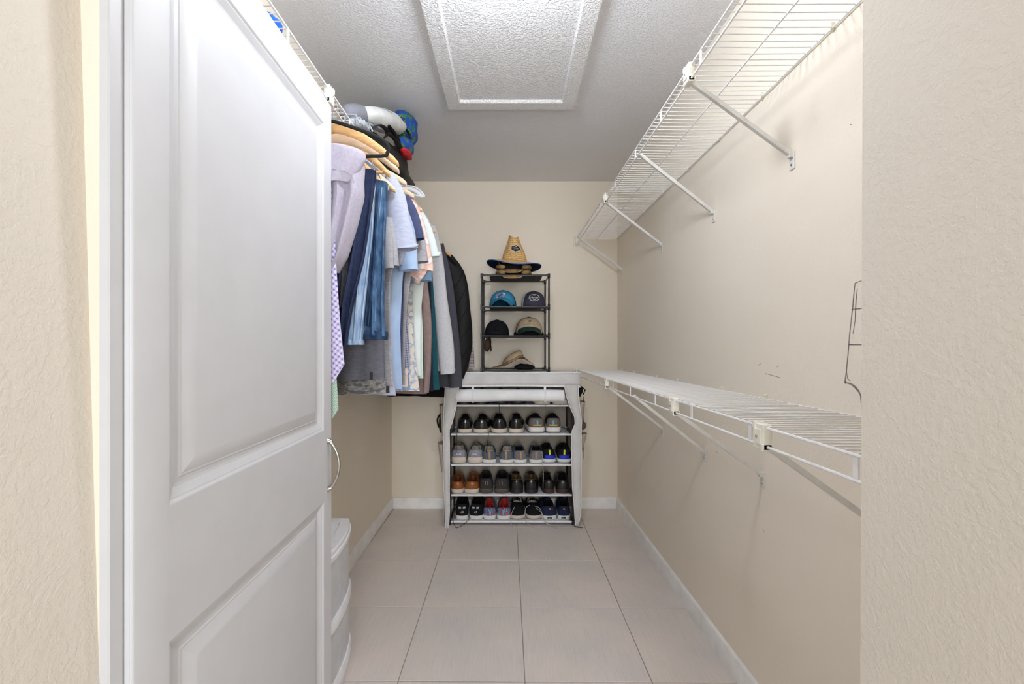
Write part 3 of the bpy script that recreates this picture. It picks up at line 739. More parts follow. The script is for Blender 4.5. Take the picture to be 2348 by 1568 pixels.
def quilt(t, b):
    for k in range(6):
        y = 640 + 42 * k
        MB().tube(smooth_path([at(1030 + 6 * k ** .5, y + 30, 2.925), at(1050 + 3 * k, y + 8, 2.922), at(min(1078, 1062 + 5 * k), y - 18, 2.94)], 4), .0014, 5).build('quilting_seam', fab('black_seam', (14, 14, 15)), t)
    MB().tube(smooth_path([at(1012, 572, 2.93), at(1030, 590, 2.925), at(1046, 606, 2.925)], 4), .008, 10).build('collar', M_blackk, t)
garment('quilted_jacket', 'black quilted jacket hanging furthest back beside the hat rack', 'jacket', 3.0, [(984, 520), (1008, 548), (1020, 572), (1036, 600), (1046, 640), (1056, 740), (1058, 860)], M_blackj,
        [dict(path=[(1024, 590, 14), (1046, 640, 22), (1056, 720, 25), (1058, 800, 22), (1050, 866, 14)], ry=.045, Y=2.97)], amp=.008, ph=0, hy=.035, extra=quilt)
garment('long_coat', 'long black knitwear with the lowest dark hem at the back', 'jacket', 3.10, None, M_blackk,
        rows=[(1.85, -.70, -.42, 3.1, .03), (1.78, -.80, -.34, 3.1, .03), (1.2, -.815, -.38, 3.1, .035), (.862, -.826, -.405, 3.1, .035)], amp=.010, ph=.6, hem=.006)
garment('flannel_shirt', 'grey and pink checked flannel shirt showing only its cuff', 'shirt', 3.19, None, M_flannel,
        rows=[(1.85, -.70, -.42, 3.19, .02), (1.78, -.80, -.30, 3.19, .02), (1.3, -.80, -.30, 3.19, .02), (1.1, -.80, -.34, 3.19, .02)],
        sleeves=[dict(path=[(1050, 640, 10), (1066, 720, 13), (1074, 800, 12), (1077, 843, 10)], ry=.03, Y=3.16)], amp=.006)

def curl(owner, pts, Y, m, ry=.018):
    limb(pts, ry, 20, Y).build('sleeve', m, owner, smooth=60)
BY = {o.get('label'): o for o in bpy.data.objects if o.get('label')}
curl(BY['grey camouflage t-shirt with the lowest hem near the door'], [(886, 520, 9), (888, 570, 14), (892, 616, 13)], 1.655, M_gheather)
curl(BY['plain light blue t-shirt hanging behind the heather sleeve'], [(922, 560, 12), (914, 585, 14), (910, 606, 13)], 1.775, M_bheather)
curl(BY['grey heather t-shirt whose sleeve hangs lowest in the middle'], [(936, 560, 10), (938, 590, 12), (942, 612, 11)], 1.90, M_mintw)
curl(BY['white shirt with coral leaf print and a wide short sleeve'], [(968, 596, 16), (958, 618, 20), (946, 634, 22)], 2.035, M_coral)
# hangers
wood_hanger(1.452, 'golden wooden hanger curving out past the black velvet one', ztip=1.802, zneck=1.935)
wood_hanger(1.50, 'pale beech hanger under the golden one near the door', ztip=1.798, m=M_wood2, half=.195)
wood_hanger(1.555, 'wooden trouser hanger with silver clips above the jeans', .15, 1.805, bar=True, clips=True)
wood_hanger(1.60, 'first of the small wooden hangers clustered above the jeans', .112, 1.790, M_wood, zneck=1.89)
wood_hanger(1.63, 'middle of the small wooden hangers clustered above the jeans', .126, 1.788, M_wood2, zneck=1.89)
wood_hanger(1.66, 'last of the small wooden hangers clustered above the jeans', .145, 1.788, M_wood2, zneck=1.89)
for i, (y, lb) in enumerate(((1.73, 'wooden hanger inside the blue grey heather t-shirt'), (1.88, 'wooden hanger inside the slate navy t-shirt'), (2.06, 'wooden hanger inside the coral leaf shirt'), (2.24, 'wooden hanger inside the white mint polo'), (2.44, 'wooden hanger inside the dark navy t-shirt'), (2.70, 'wooden hanger inside the oatmeal sweatshirt'), (2.84, 'wooden hanger inside the charcoal sweatshirt'))):
    wood_hanger(y, lb, .17, 1.84, M_wood2)
wood_hanger(2.925, 'wooden hanger with its tip poking out by the quilted jacket', .198, 1.808, M_wood, zneck=1.93)
def plastic_hanger(Y):
    t = empty('hanger', (XH, Y, 1.93), 'clear plastic hanger sticking out above the print shirts', 'hanger', 'hangers on the left shelf')
    m = mat('clear_plastic', (224, 228, 232), .12, alpha=.6, scale=30)
    e = at(973, 450, Y); a = at(935, 426, Y)
    pts = smooth_path([(XH, Y, 1.93), (a.x, Y, a.z), at(958, 433, Y), (e.x, Y, e.z), at(955, 448, Y), (a.x - .01, Y, a.z - .03), (XH, Y, 1.88)], 5)
    MB().tube(pts, .004, 8).build('frame', m, t)
    MB().tube(smooth_path([(XH + .03, Y, 1.905), (a.x, Y, a.z - .012), at(958, 441, Y), at(970, 452, Y)], 5), .0075, 8, .0015, up=(0, 1, 0)).build('arm_web', m, t)
    pts2 = [(2 * XH - p[0], p[1], p[2]) for p in pts]
    MB().tube(pts2, .004, 8).build('frame', m, t)
    h = MB(); hook(h, XH, Y, 1.925, ZH + .003, .0016); h.build('hook', M_chrome, t)
plastic_hanger(2.0)

# ------------------------------------------------------------------ things on the left shelf
def blob(mb, a, b, ra, rb, n=18, k=14, flat=1.0, bumpy=.12, sd=0, mi=None, e=.45):
    """a stuffed bag-like volume from a to b (radius across ra, height rb)"""
    a = Vector(a); b = Vector(b); rs = []
    d = (b - a).normalized(); u = Vector((0, 0, 1)); u = (u - d * d.dot(u)).normalized(); s = d.cross(u)
    for i in range(k + 1):
        t = i / k; pr = max(.06, math.sin(PI * min(.985, max(.015, t))) ** e)
        ring = []
        for q in range(n):
            g = 2 * PI * q / n
            nz = 1 + bumpy * mnoise.noise(Vector((math.cos(g) * 1.6 + sd, math.sin(g) * 1.6, t * 4 + sd)))
            ring.append(a + (b - a) * t + s * (math.cos(g) * ra * pr * nz) + u * (math.sin(g) * rb * pr * nz * (flat if math.sin(g) < 0 else 1)))
        rs.append(ring)
    return mb.rings(rs, mi=mi)
SG = 'bags on the left shelf'
m_mesh = mat_check('grey_sport_mesh', (150, 152, 160), (96, 98, 106), (70, 72, 80), 120, .78)
m_bagw = fab('pale_grey_canvas', (202, 202, 198), (184, 184, 182), 18, b=.4)
m_bagg = fab('cool_grey_nylon', (150, 154, 160), (134, 138, 146), 20, b=.4)
m_bagb = fab('black_nylon', (30, 29, 30), (44, 42, 40), 22, b=.5, rough=.6)
m_tie = mat_multi('tie_dye_cloth', [(0.0, (10, 20, 70)), (0.38, (26, 66, 160)), (0.48, (24, 74, 160)), (0.55, (40, 120, 90)), (0.60, (96, 134, 60)), (0.66, (14, 20, 46)), (0.72, (28, 70, 160))], 22, detail=2, const=False)
t = empty('mesh_bag', at(810, 284, 1.70), 'grey mesh end of a cushion bag resting on the left shelf', 'bag', SG)
blob(MB(), at(792, 262, 1.62), at(842, 268, 1.92), .050, .044, sd=1, bumpy=.08, e=.3).build('body', m_mesh, t, smooth=80)
MB().tube([at(832, 246, 1.78), at(842, 256, 1.80), at(843, 276, 1.82), at(834, 288, 1.82)], .006, 8).build('trim', m_bagg, t)
t = empty('duffel_bag', at(880, 300, 2.0), 'pale grey and white padded bag lying across the black pack', 'bag', SG)
blob(MB(), at(832, 262, 1.74), at(922, 292, 2.22), .052, .048, sd=5, bumpy=.14, e=.3).build('body', m_bagw, t, smooth=80)
blob(MB(), at(850, 250, 1.80), at(905, 272, 2.10), .034, .020, sd=9, bumpy=.2).build('top_panel', m_bagg, t, smooth=80)
pts = [at(838, 286, 1.74), at(862, 296, 1.86), at(890, 304, 2.0), at(915, 306, 2.14), at(922, 296, 2.2)]
MB().tube(smooth_path([p + Vector((.012, -.012, 0)) for p in pts], 5), .004, 6).build('zipper', m_bagg, t)
t = empty('sandal', at(825, 300, 1.68), 'pale grey plastic sandal with straps at the shelf edge', 'sandal', SG)
mb = MB(); blob(mb, at(802, 276, 1.60), at(842, 300, 1.80), .032, .022, sd=3, bumpy=.25); mb.build('body', mat('grey_rubber', (164, 170, 176), .5, scale=40), t, smooth=80)
for k in range(4):
    p = at(806 + 10 * k, 274 + 6 * k, 1.62 + .045 * k)
    MB().tube([p + Vector((-.03, 0, -.01)), p + Vector((-.012, -.012, .012)), p + Vector((.02, -.014, .008)), p + Vector((.035, -.01, -.022))], .0055, 6, .003).build('strap', mat('pale_grey_rubber', (188, 192, 196), .45, scale=40), t)
t = empty('backpack', at(890, 400, 2.3), 'black nylon backpack sagging over the front of the left shelf', 'backpack', SG)
mb = MB()
blob(mb, at(836, 318, 1.82), at(930, 408, 2.62), .070, .070, sd=7, bumpy=.35, k=20)
mb.build('body', m_bagb, t, smooth=80)
blob(MB(), at(862, 336, 1.98), at(950, 428, 2.62), .026, .034, sd=17, bumpy=.35, k=18).build('front_pocket', mat('dark_grey_nylon', (58, 56, 54), .7, scale=20, bmp=.4, bscale=60), t, smooth=80)
for pts in ([(842, 312, 1.8), (862, 300, 1.86), (880, 316, 1.95), (866, 336, 1.95)], [(880, 318, 1.95), (896, 330, 2.05), (908, 348, 2.12)], [(880, 300, 1.95), (900, 326, 2.05), (908, 350, 2.2)]):
    MB().tube(smooth_path([at(*p) + Vector((.03, -.05, 0)) for p in pts], 5), .012, 8, .003, up=(0, 0, 1)).build('strap', m_bagb, t)
MB().box(*[c for c in (at(912, 330, 2.1).x - .01, at(912, 330, 2.1).x + .02, 2.06, 2.068, at(912, 330, 2.1).z - .02, at(912, 330, 2.1).z + .01)], .002).build('buckle', mat('grey_buckle', (90, 90, 92), .4, scale=30), t)
t = empty('tie_dye_pack', at(922, 370, 2.38), 'blue and green tie-dye pack with a red base behind the grey bag', 'bag', SG)
blob(MB(), at(914, 272, 2.22), at(936, 322, 2.52), .070, .082, sd=21, bumpy=.2).build('body', m_tie, t, smooth=80)
blob(MB(), at(920, 328, 2.18), at(934, 350, 2.42), .048, .056, sd=25, bumpy=.2).build('lower_pocket', m_tie, t, smooth=80)
blob(MB(), at(924, 342, 2.18), at(936, 364, 2.34), .032, .022, sd=29, bumpy=.5).build('base', mat('red_cloth', (190, 30, 44), .8, scale=30), t, smooth=80)
MB().tube(smooth_path([at(925, 290, 2.22), at(940, 312, 2.28), at(938, 345, 2.3), at(934, 362, 2.3)], 5), .008, 6, .003).build('strap', m_bagb, t)
t = empty('cloth_bundle', (-.63, 1.20, 2.02), 'folded bright blue cloth lying on the left shelf above the door', 'cloth', SG)
blob(MB(), at(622, 40, 1.16) + Vector((-.02, 0, 0)), at(652, 74, 1.28) + Vector((-.016, 0, 0)), .022, .026, sd=33, bumpy=.3, e=.4).build('fold', fab('bright_blue_towel', (24, 76, 170), (44, 104, 196), 30, b=.5), t, smooth=80)

# ------------------------------------------------------------------ plastic drawer cart behind the door
def cart():
    t = empty('drawer_cart', (-.70, 1.55, 0), 'white plastic cart with clear bow-fronted drawers partly hidden by the door', 'drawer cart')
    ya, yb, xb = 1.398, 1.728, -.835
    def bow(y, off=0.0):
        tab = [(1.398, -.580), (1.43, -.562), (1.47, -.5585), (1.53, -.5605), (1.59, -.566), (1.65, -.577), (1.69, -.588), (1.728, -.604)]
        return interp(tab, y) + off
    def plan(off, ins=0.0):
        n = 18; ys = [lerp(ya + ins, yb - ins, k / n) for k in range(n + 1)]
        return [(xb, ya + ins)] + [(bow(y, off), y) for y in ys] + [(xb, yb - ins)]
    # lid with a rim and recessed field
    rs = [[(x, y, z) for x, y in plan(o, i)] for o, i, z in ((-.004, .004, .498), (.001, 0, .502), (.002, -.0, .516), (-.002, .002, .520), (-.002, .002, .532), (-.006, .005, .538), (-.040, .030, .538), (-.046, .036, .530))]
    MB().rings(rs).build('lid', M_cart, t, smooth=25)
    MB().rings([[(x, y, z) for x, y in plan(o, i)] for o, i, z in ((-.012, .008, .0), (-.012, .008, .062))]).build('base', M_cart, t, smooth=25)
    # end panels and dividers
    for z in (.266,):
        MB().rings([[(x, y, zz) for x, y in plan(-.018, .006)] for zz in (z - .006, z + .002)]).build('divider', M_cart, t, smooth=0)
    MB().box(xb, xb + .01, ya + .004, yb - .004, .06, .50).build('back_panel', M_cart, t, smooth=0)
    for y in (ya + .004, yb - .008):
        MB().box(xb + .005, -.625, y, y + .004, .06, .50).build('side_panel', M_clear, t, smooth=0)
    for k, (z0, z1) in enumerate(((.272, .496), (.062, .260))):
        n = 18; ys = [lerp(ya + .008, yb - .008, i / n) for i in range(n + 1)]
        mb = MB(); out = [(bow(y, -.006), y) for y in ys]; inn = [(bow(y, -.009), y) for y in ys]
        poly = out + inn[::-1]
        d = mb.rings([[(x, y, z0 + .03) for x, y in poly], [(x, y, z1) for x, y in poly]]).box(xb + .012, bow(yb, -.02), yb - .012, yb - .009, z0, z1 - .02).box(xb + .012, -.60, ya + .01, yb - .012, z0 + .004, z0 + .007).build('drawer', M_clear, t, smooth=30)
        # white curved pull lip along the drawer bottom
        lip = MB().rings([[(x, y, z) for x, y in plan2] for plan2, z in (([(bow(y, .001), y) for y in ys] + [(bow(y, -.016), y) for y in ys[::-1]], z0 - .004), ([(bow(y, .004), y) for y in ys] + [(bow(y, -.016), y) for y in ys[::-1]], z0 + .020), ([(bow(y, -.001), y) for y in ys] + [(bow(y, -.016), y) for y in ys[::-1]], z0 + .036))])
        lip.build('drawer_lip', M_cart, d, smooth=30)
        blob(MB(), (-.72, 1.44, z0 + .07), (-.66, 1.60, z0 + .06), .05, .05, sd=40 + k, bumpy=.3).build('contents', M_dark, d, smooth=80)
cart()

# ------------------------------------------------------------------ fabric-covered shoe rack
YFr, YBk = 3.0, 3.28
ZS = [.810, .615, .408, .204, .024]
PX0, PX1 = -.372, .464
def shoe_rack():
    t = empty('shoe_rack', (.046, 3.14, 0), 'shoe rack in a grey fabric cover with its front door rolled up', 'shoe rack')
    for x in (PX0, PX1):
        for y in (YFr + .012, YBk):
            MB().tube([(x, y, .0), (x, y, 1.01)], .0075, 10).build('post', M_black, t)
    for z in ZS + [1.015]:
        for x in (PX0, PX1):
            MB().tube([(x, YFr, z), (x, YBk, z)], .0065, 8).build('side_tube', M_black, t)
        for y in (YFr, YBk):
            o = MB().tube([(PX0 - .012, y, z), (PX1 + .012, y, z)], .0068, 10).build('shelf_tube', M_piping, t)
            if y == YFr:
                for x in (PX0, PX1):
                    MB().tube([(x - .010, y, z), (x + .010, y, z)], .0095, 10).build('joint', M_black, o)
        def sh(u, v, z=z): return (lerp(PX0 + .02, PX1 - .02, u), lerp(YFr, YBk, v), z + .0035 - .004 * math.sin(PI * v) * (.6 + .4 * math.sin(PI * u)))
        MB().grid(sh, 16, 6).build('shelf_fabric', M_shelffab, t, solid=.0012)
    # cover: back, sides, top, valance
    xl, xr, yf, yb, zt = -.408, .508, 2.965, 3.306, 1.034
    MB().grid(lambda u, v: (lerp(xl, xr, u), yb + .003 * math.sin(u * 17), lerp(.02, zt, v)), 24, 4).build('cover_back', M_nonwoven_o, t, solid=.0012)
    for s, x in ((-1, xl), (1, xr)):
        MB().grid(lambda u, v: (x + s * .012 * math.sin(PI * v) * math.sin(PI * u) - (s * .012 * v if v > .8 else 0), lerp(yf, yb, u), lerp(.015, zt, v)), 10, 14).build('cover_side', M_nonwoven, t, solid=.0012)
    MB().grid(lambda u, v: (lerp(xl, xr, u), lerp(yf, yb, v), zt - .004 * math.sin(PI * v) + .002 * math.sin(9 * u)), 20, 6).build('cover_top', M_roll, t, solid=.0012)
    zv = .945
    MB().grid(lambda u, v: (lerp(xl, xr, u), yf - .004 * math.sin(PI * v) + .003 * math.sin(u * 13 + v), lerp(zv - .008 * abs(2 * u - 1) ** 2 + .004, zt, v)), 24, 4).build('valance', M_nonwoven, t, solid=.0012)
    pp = [(lerp(xl, xr, k / 24), yf - .003 + .003 * math.sin(k / 24 * 13), zv - .008 * abs(2 * k / 24 - 1) ** 2 + .004) for k in range(25)]
    MB().tube(pp, .006, 6, .002, up=(0, 1, 0)).build('binding', M_piping, t)
    MB().tube([(xl, yf, zt), (xr, yf, zt)], .006, 6).build('binding', M_piping, t)
    # thick gathered edges on the sides of the top
    # rolled-up door with tie bands
    mb = MB(); x0, x1 = at(1047, 0, 2.95).x, at(1294, 0, 2.95).x; rr = .043; zc = at(0, 908, 2.95).z
    rs = []
    for k in range(25):
        u = k / 24; x = lerp(x0, x1, u)
        r = rr * (1 + .03 * math.sin(u * 9)) - .004 * u
        rs.append([(x, 2.972 + r * .9 * math.cos(a), zc + .004 * math.sin(PI * u) + r * math.sin(a)) for a in [2 * PI * q / 20 for q in range(20)]])
    roll = mb.rings(rs).build('rolled_door', M_roll, t, smooth=50)
    for rr_, off in ((.034, -.004), (.025, -.008), (.015, -.011)):
        MB().tube([(x0 + off, 2.972 + rr_ * .9 * math.cos(a), zc + rr_ * math.sin(a)) for a in [2 * PI * q / 20 for q in range(20)]], .0022, 5, loop=True).build('roll_edge', M_roll, roll)
    for px in (1084, 1250):
        x = at(px, 0, 2.95).x
        P = [(x, 2.972 + .0455 * .9 * math.cos(a), zc + .0465 * math.sin(a)) for a in [PI * .5 + 2 * PI * q / 24 for q in range(24)]]
        MB().tube(P, .0075, 6, .001, loop=True).build('tie_band', M_piping, t)
        MB().box(x - .0075, x + .0075, 2.962, 2.964, zc + .03, zv, 0).build('tie_band', M_piping, t, smooth=0)
    # front flaps hanging loose on each side: (py, outer px, inner px)
    for side, tab in ((0, [(886, 1021, 1052), (905, 1020, 1049), (935, 1018, 1045), (965, 1017, 1038), (985, 1016, 1030), (1000, 1017, 1030), (1060, 1016, 1031), (1120, 1018, 1030), (1170, 1021, 1031), (1212, 1022, 1028)]),
                      (1, [(882, 1326, 1294), (905, 1326, 1298), (930, 1329, 1306), (955, 1332, 1317), (970, 1333, 1319), (990, 1333, 1311), (1060, 1333, 1311), (1120, 1333, 1313), (1182, 1331, 1318), (1205, 1326, 1320)])):
        yy = 2.955
        def fl(u, v, tab=tab):
            py = lerp(tab[0][0], tab[-1][0], v)
            a = interp([(r[0], r[1]) for r in tab], py); b = interp([(r[0], r[2]) for r in tab], py)
            p = at(lerp(a, b, u), py, yy); p.y = yy - .012 * math.sin(PI * u) * (1 + .4 * math.sin(v * 12)) + .004 * math.sin(v * 20); return p
        MB().grid(fl, 6, 40).build('front_flap', M_nonwoven, t, solid=.0014)
        for u in (0, 1):
            MB().tube([fl(u, k / 40) for k in range(41)], .0034, 5).build('binding', M_piping, t)
    # pockets on the outside of both sides
    for s, x in ((-1, xl), (1, xr)):
        for (z0, z1, ya, yb_, d) in ((.60, .86, 3.0, 3.13, .030), (.36, .60, 2.99, 3.12, .040)) if s < 0 else ((.62, .88, 3.02, 3.16, .042), (.50, .665, 2.99, 3.12, .048)):
            def pk(u, v): return (x + s * (.012 + d * math.sin(PI * min(1, max(0, u))) ** .6 * (.35 + .65 * v)), lerp(ya, yb_, u), lerp(z0, z1 - .05, v))
            MB().grid(pk, 12, 8).build('pocket', M_nonwoven_o, t, solid=.0015)
    MB().box(xr + .036, xr + .0375, 3.03, 3.06, .44, .52, 0).build('care_tag', M_piping, t, smooth=0)
shoe_rack()

# ------------------------------------------------------------------ shoes
HW = [(0, 0.02), (.008, .30), (.025, .54), (.06, .76), (.15, .90), (.3, .90), (.5, .93), (.66, 1.0), (.8, .95), (.9, .76), (.96, .50), (.99, .24), (1, .04)]
QS = [0, .008, .025, .06, .11, .18, .27, .37, .47, .57, .66, .75, .83, .9, .95, .98, 1.0]
def shoe(label, group, px, py, z, wpx, up, sole, lining=None, counter=None, tab=None, foot=1, soleh=.026, hc=.074, ht=.100, style='sneaker', yaw=None, toe_out=False, Y=3.012, L=.275, laces=None, extra=None, hpx=None, seed=0):
    X = (px - CX) / F * (Y + .02)
    W = wpx * 1.11 / F * (Y + .05) / 2
    if yaw is None: yaw = -foot * .05
    M = Matrix.Translation((X, Y, z)) @ Matrix.Rotation(yaw, 4, 'Z')
    if toe_out: M = Matrix.Translation((X, Y + L - .01, z)) @ Matrix.Rotation(PI + yaw, 4, 'Z')
    t = empty('shoe', (X, Y, z), label, 'shoe', group)
    def base(q, sx, k=1.0): return (sx * W * k * interp(HW, q) + foot * .006 * math.sin(PI * q), L * q)
    loop = [(q, 1) for q in QS] + [(q, -1) for q in QS[::-1]]
    def sole_ring(k, zz, ins=0):
        return [(base(q, sx, k)[0], base(q, sx)[1] + (ins * (1 - 2 * q)), zz + .010 * max(0, q - .8) / .2 * (1 if zz < .004 else .4)) for q, sx in loop]
    if style == 'dress':
        rs = [sole_ring(.97, 0), sole_ring(.99, .022), sole_ring(.99, .026), sole_ring(.92, .028, .003)]
    elif style == 'runner':
        rs = [sole_ring(.86, 0, .012), sole_ring(.98, .006, .002), sole_ring(1.06, .014, -.006), sole_ring(1.03, soleh, -.003), sole_ring(.94, soleh + .003, .003)]
    else:
        rs = [sole_ring(.95, 0, .003), sole_ring(1.0, .003), sole_ring(1.02, soleh * .55, -.001), sole_ring(1.01, soleh, 0), sole_ring(.93, soleh + .001, .004)]
    MB().rings(rs).xf(M).build('sole', sole, t, smooth=45)
    ci = .50; wc = W * .56
    def colr(q, sx):
        y = L * (.030 + ci * q)
        xx = wc * (max(0.0, 1 - abs(2 * q - 1) ** 2.6)) ** .5
        zc = interp([(0, hc), (.15, hc - .003), (.4, hc - .018), (.6, hc - .014), (.85, ht - .01), (1, ht)], q)
        return Vector((sx * xx + foot * .003, y, zc))
    NV = 8; rs = []; mids = []
    for j in range(NV + 1):
        v = j / NV; ring = []
        for q, sx in loop:
            b = base(q, sx, .95); c = colr(q, sx)
            f = lerp(1 - math.cos(v * PI / 2), v, .55 * q)
            g = math.sin(v * PI / 2) ** (.95 if q < .5 else .85)
            bulge = .004 * math.sin(PI * v) * (1 if q < .3 else .4)
            yb = b[1] + .003 * (1 - 2 * q)
            ring.append(Vector((lerp(b[0], c.x, f) + sx * bulge, lerp(yb, c.y, f) - (.004 * math.sin(PI * v) if q < .03 else 0), lerp(soleh, c.z, g))))
        rs.append(ring)
    # inner lining down into the shoe
    lin_ = []
    for dz, k in ((.004, .95), (.0, .82), (-.022, .78), (-.048, .74)):
        lin_.append([Vector((colr(q, sx).x * k, lerp(colr(q, sx).y, L * .27, 1 - (k + .06)), max(soleh + .006, colr(q, sx).z + dz))) for q, sx in loop])
    n = len(loop)
    mats = [up, counter or up, lining or M_blackk]
    mb = MB(); k0 = len(mb.v)
    for r in rs: mb.v += r
    for a in range(NV):
        for i in range(n):
            j = (i + 1) % n; q = (loop[i][0] + loop[j][0]) / 2
            mb.f.append([a * n + i, a * n + j, (a + 1) * n + j, (a + 1) * n + i])
            mb.m.append(1 if (counter and q < .15 and a < 6) else 0)
    mb.xf(M).build('upper', mats[:2], t, smooth=60)
    MB().rings([rs[-1]] + lin_, False, True).xf(M).build('lining', mats[2], t, smooth=60)
    # tongue
    if style != 'slip':
        tg = MB()
        def tf(u, v):
            x = (u - .5) * .046 * (1 - .1 * v); y = L * .53 - .045 * v - .010 * (1 - (2 * u - 1) ** 2) * .5
            return Vector((x + foot * .003, y + .004, lerp(ht - .018, ht + .016, v) - .012 * (2 * u - 1) ** 2))
        tg.grid(tf, 8, 5).xf(M).build('tongue', up, t, smooth=60, solid=.004)
        # laces zig-zag down the vamp
        lm = laces or M_blackk
        pts = []
        def vamp(q, v):
            a = rs[int(v * NV)][QS.index(q)]; return a
        for r_ in range(5):
            f = r_ / 4; y = lerp(L * .50, L * .66, f); zz = lerp(ht + .004, ht - .030, f)
            pts.append((foot * .003 + .017, y, zz - .002)); pts.append((foot * .003, y + .004, zz + .004)); pts.append((foot * .003 - .017, y + .010, zz - .003))
        l_ = MB().tube(pts, .0022, 6)
        for sx in (1, -1):
            l_.tube(smooth_path([(sx * .004, L * .50, ht + .006), (sx * .016, L * .49, ht + .008), (sx * .028, L * .51, ht - .004), (sx * .012, L * .51, ht + .002)], 5), .0016, 6)
        l_.xf(M).build('laces', lm, t)
    if tab:
        # pull strip following the heel curve
        x0_, x1_, z0_, z1_, mt = tab
        def hf(u, v):
            x = lerp(x0_, x1_, u); zz = lerp(z0_, z1_, v); vv = min(1, max(0, (zz - soleh) / (hc - soleh))); vv = math.asin(vv) / (PI / 2)
            f = 1 - math.cos(vv * PI / 2)
            ybase = .003 + L * .045 * (abs(x) / W) ** 2.2 * 2.0
            return Vector((x + foot * .003 * f, lerp(ybase, .030 * L + .006 * (abs(x) / W), f) - .004 * math.sin(PI * vv) - .0035, zz))
        MB().grid(hf, 6, 8).xf(M).build('heel_tab', mt, t, smooth=60, solid=.002)
    if extra: extra(t, M, dict(W=W, L=L, hc=hc, ht=ht, soleh=soleh))
    return t
def leather(name, c, rough=.22): return mat(name, c, rough, scale=30, col2=tuple(max(0, x - 8) for x in c), bmp=.05, bscale=300, spec=.6)
S_cream = mat('cream_sole', (214, 202, 186), .6, scale=40)
S_white = mat('white_sole', (226, 224, 220), .5, scale=40)
S_pink = mat('pinkish_sole', (206, 192, 188), .6, scale=40)
S_black = mat('black_sole', (26, 26, 26), .5, scale=40)
S_brown = mat('brown_stacked_sole', (62, 38, 32), .5, scale=40)
S_taupe = mat('taupe_sole', (84, 72, 66), .8, scale=40)
U_blk = leather('black_leather', (20, 20, 21), .16)
U_blk2 = leather('black_soft_leather', (27, 26, 25), .3)
U_navyk = fab('dark_navy_knit', (30, 32, 40), (22, 24, 30), 80)
U_greyk = fab('silver_grey_canvas', (150, 150, 160), (132, 132, 142), 60)
U_grey2 = fab('denim_grey_canvas', (98, 108, 118), (84, 94, 104), 90)
U_grey3 = fab('cool_grey_canvas', (118, 122, 130), (106, 110, 118), 90)
U_ch = fab('charcoal_suede', (62, 60, 60), (52, 50, 50), 70)
U_tan = leather('cognac_leather', (142, 82, 36), .32)
U_bk = fab('black_canvas', (26, 28, 32), (20, 22, 26), 90)
U_navy = fab('navy_canvas', (36, 46, 74), (30, 38, 62), 90)
U_blue = mat('cobalt_rubber', (24, 52, 200), .4, scale=40)
U_yel = mat('yellow_band', (224, 190, 40), .5, scale=40)
U_yel2 = mat('neon_yellow_tab', (222, 226, 40), .5, scale=40)
U_cy = mat('sky_blue_tab', (74, 168, 204), .5, scale=40)
U_cork = mat('tan_leather_tab', (176, 130, 84), .5, scale=60)
U_multi = mat_multi('red_blue_patchwork', [(0.0, (186, 52, 56)), (0.40, (86, 92, 140)), (0.50, (120, 176, 190)), (0.56, (72, 78, 130)), (0.64, (200, 70, 66))], 42, stretch=(2, 1, .4))
U_red = fab('red_lining', (176, 58, 48), (150, 44, 40), 60)
U_wb = mat('white_overlay', (222, 222, 222), .5, scale=40)
U_silver = mat('silver_overlay', (170, 172, 174), .4, scale=40)
L_grey = mat('grey_lace', (176, 174, 168), .8, scale=60)
L_tan = mat('brown_lining', (96, 74, 44), .6, scale=60)
L_linw = mat('pale_lining', (190, 180, 166), .8, scale=60)
def decal_heel(t, M, prm, polys, m, name='emblem', z0=0.0, dy=-.0065):
    mb = MB()
    for vs, fs in polys:
        P = []
        for x, z in vs:
            vv = min(1, max(0, (z - prm['soleh']) / (prm['hc'] - prm['soleh']))); vv = math.asin(vv) / (PI / 2); f = 1 - math.cos(vv * PI / 2)
            yb = .003 + prm['L'] * .045 * (abs(x) / prm['W']) ** 2.2 * 2.0
            P.append((x, lerp(yb, .030 * prm['L'] + .006 * (abs(x) / prm['W']), f) - .004 * math.sin(PI * vv) + dy, z))
        mb.add(P, fs)
    mb.xf(M).build(name, m, t, smooth=0, fix=False)
def shift(vf, dx, dz, s=1.0): return ([(x * s + dx, z * s + dz) for x, z in vf[0]], vf[1])
def strip(x0, x1, z0, z1, n=8):
    vs = [(lerp(x0, x1, k / n), z0) for k in range(n + 1)] + [(lerp(x0, x1, k / n), z1) for k in range(n + 1)]
    return vs, [(k, k + 1, n + 2 + k, n + 1 + k) for k in range(n)]
ROW = ['behind the roll', 'on second shelf', 'on middle shelf', 'on fourth shelf', 'on bottom shelf']
zb = [z + .0072 for z in ZS]
def pair(name, row, a, b, **kw):
    g = kw.pop('group', name + 's')
    ta = shoe('left shoe of ' + name + ' ' + ROW[row], g, a[0], 0, zb[row], a[1], foot=-1, **kw)
    tb = shoe('right shoe of ' + name + ' ' + ROW[row], g, b[0], 0, zb[row], b[1], foot=1, **kw)
    return ta, tb
# row 0, mostly hidden by the rolled door
pair('black leather pair', 0, (1064, 36), (1101, 36), up=U_blk, sole=S_black, hc=.07, ht=.085, style='dress')
pair('black knit pair', 0, (1150, 34), (1186, 34), up=U_bk, sole=S_black, counter=U_silver, hc=.07, ht=.085)
pair('beige canvas pair', 0, (1245, 38), (1284, 38), up=mat('beige_canvas', (196, 172, 152), .8, scale=60), sole=S_cream, lining=L_linw, hc=.066, ht=.080, laces=S_taupe)
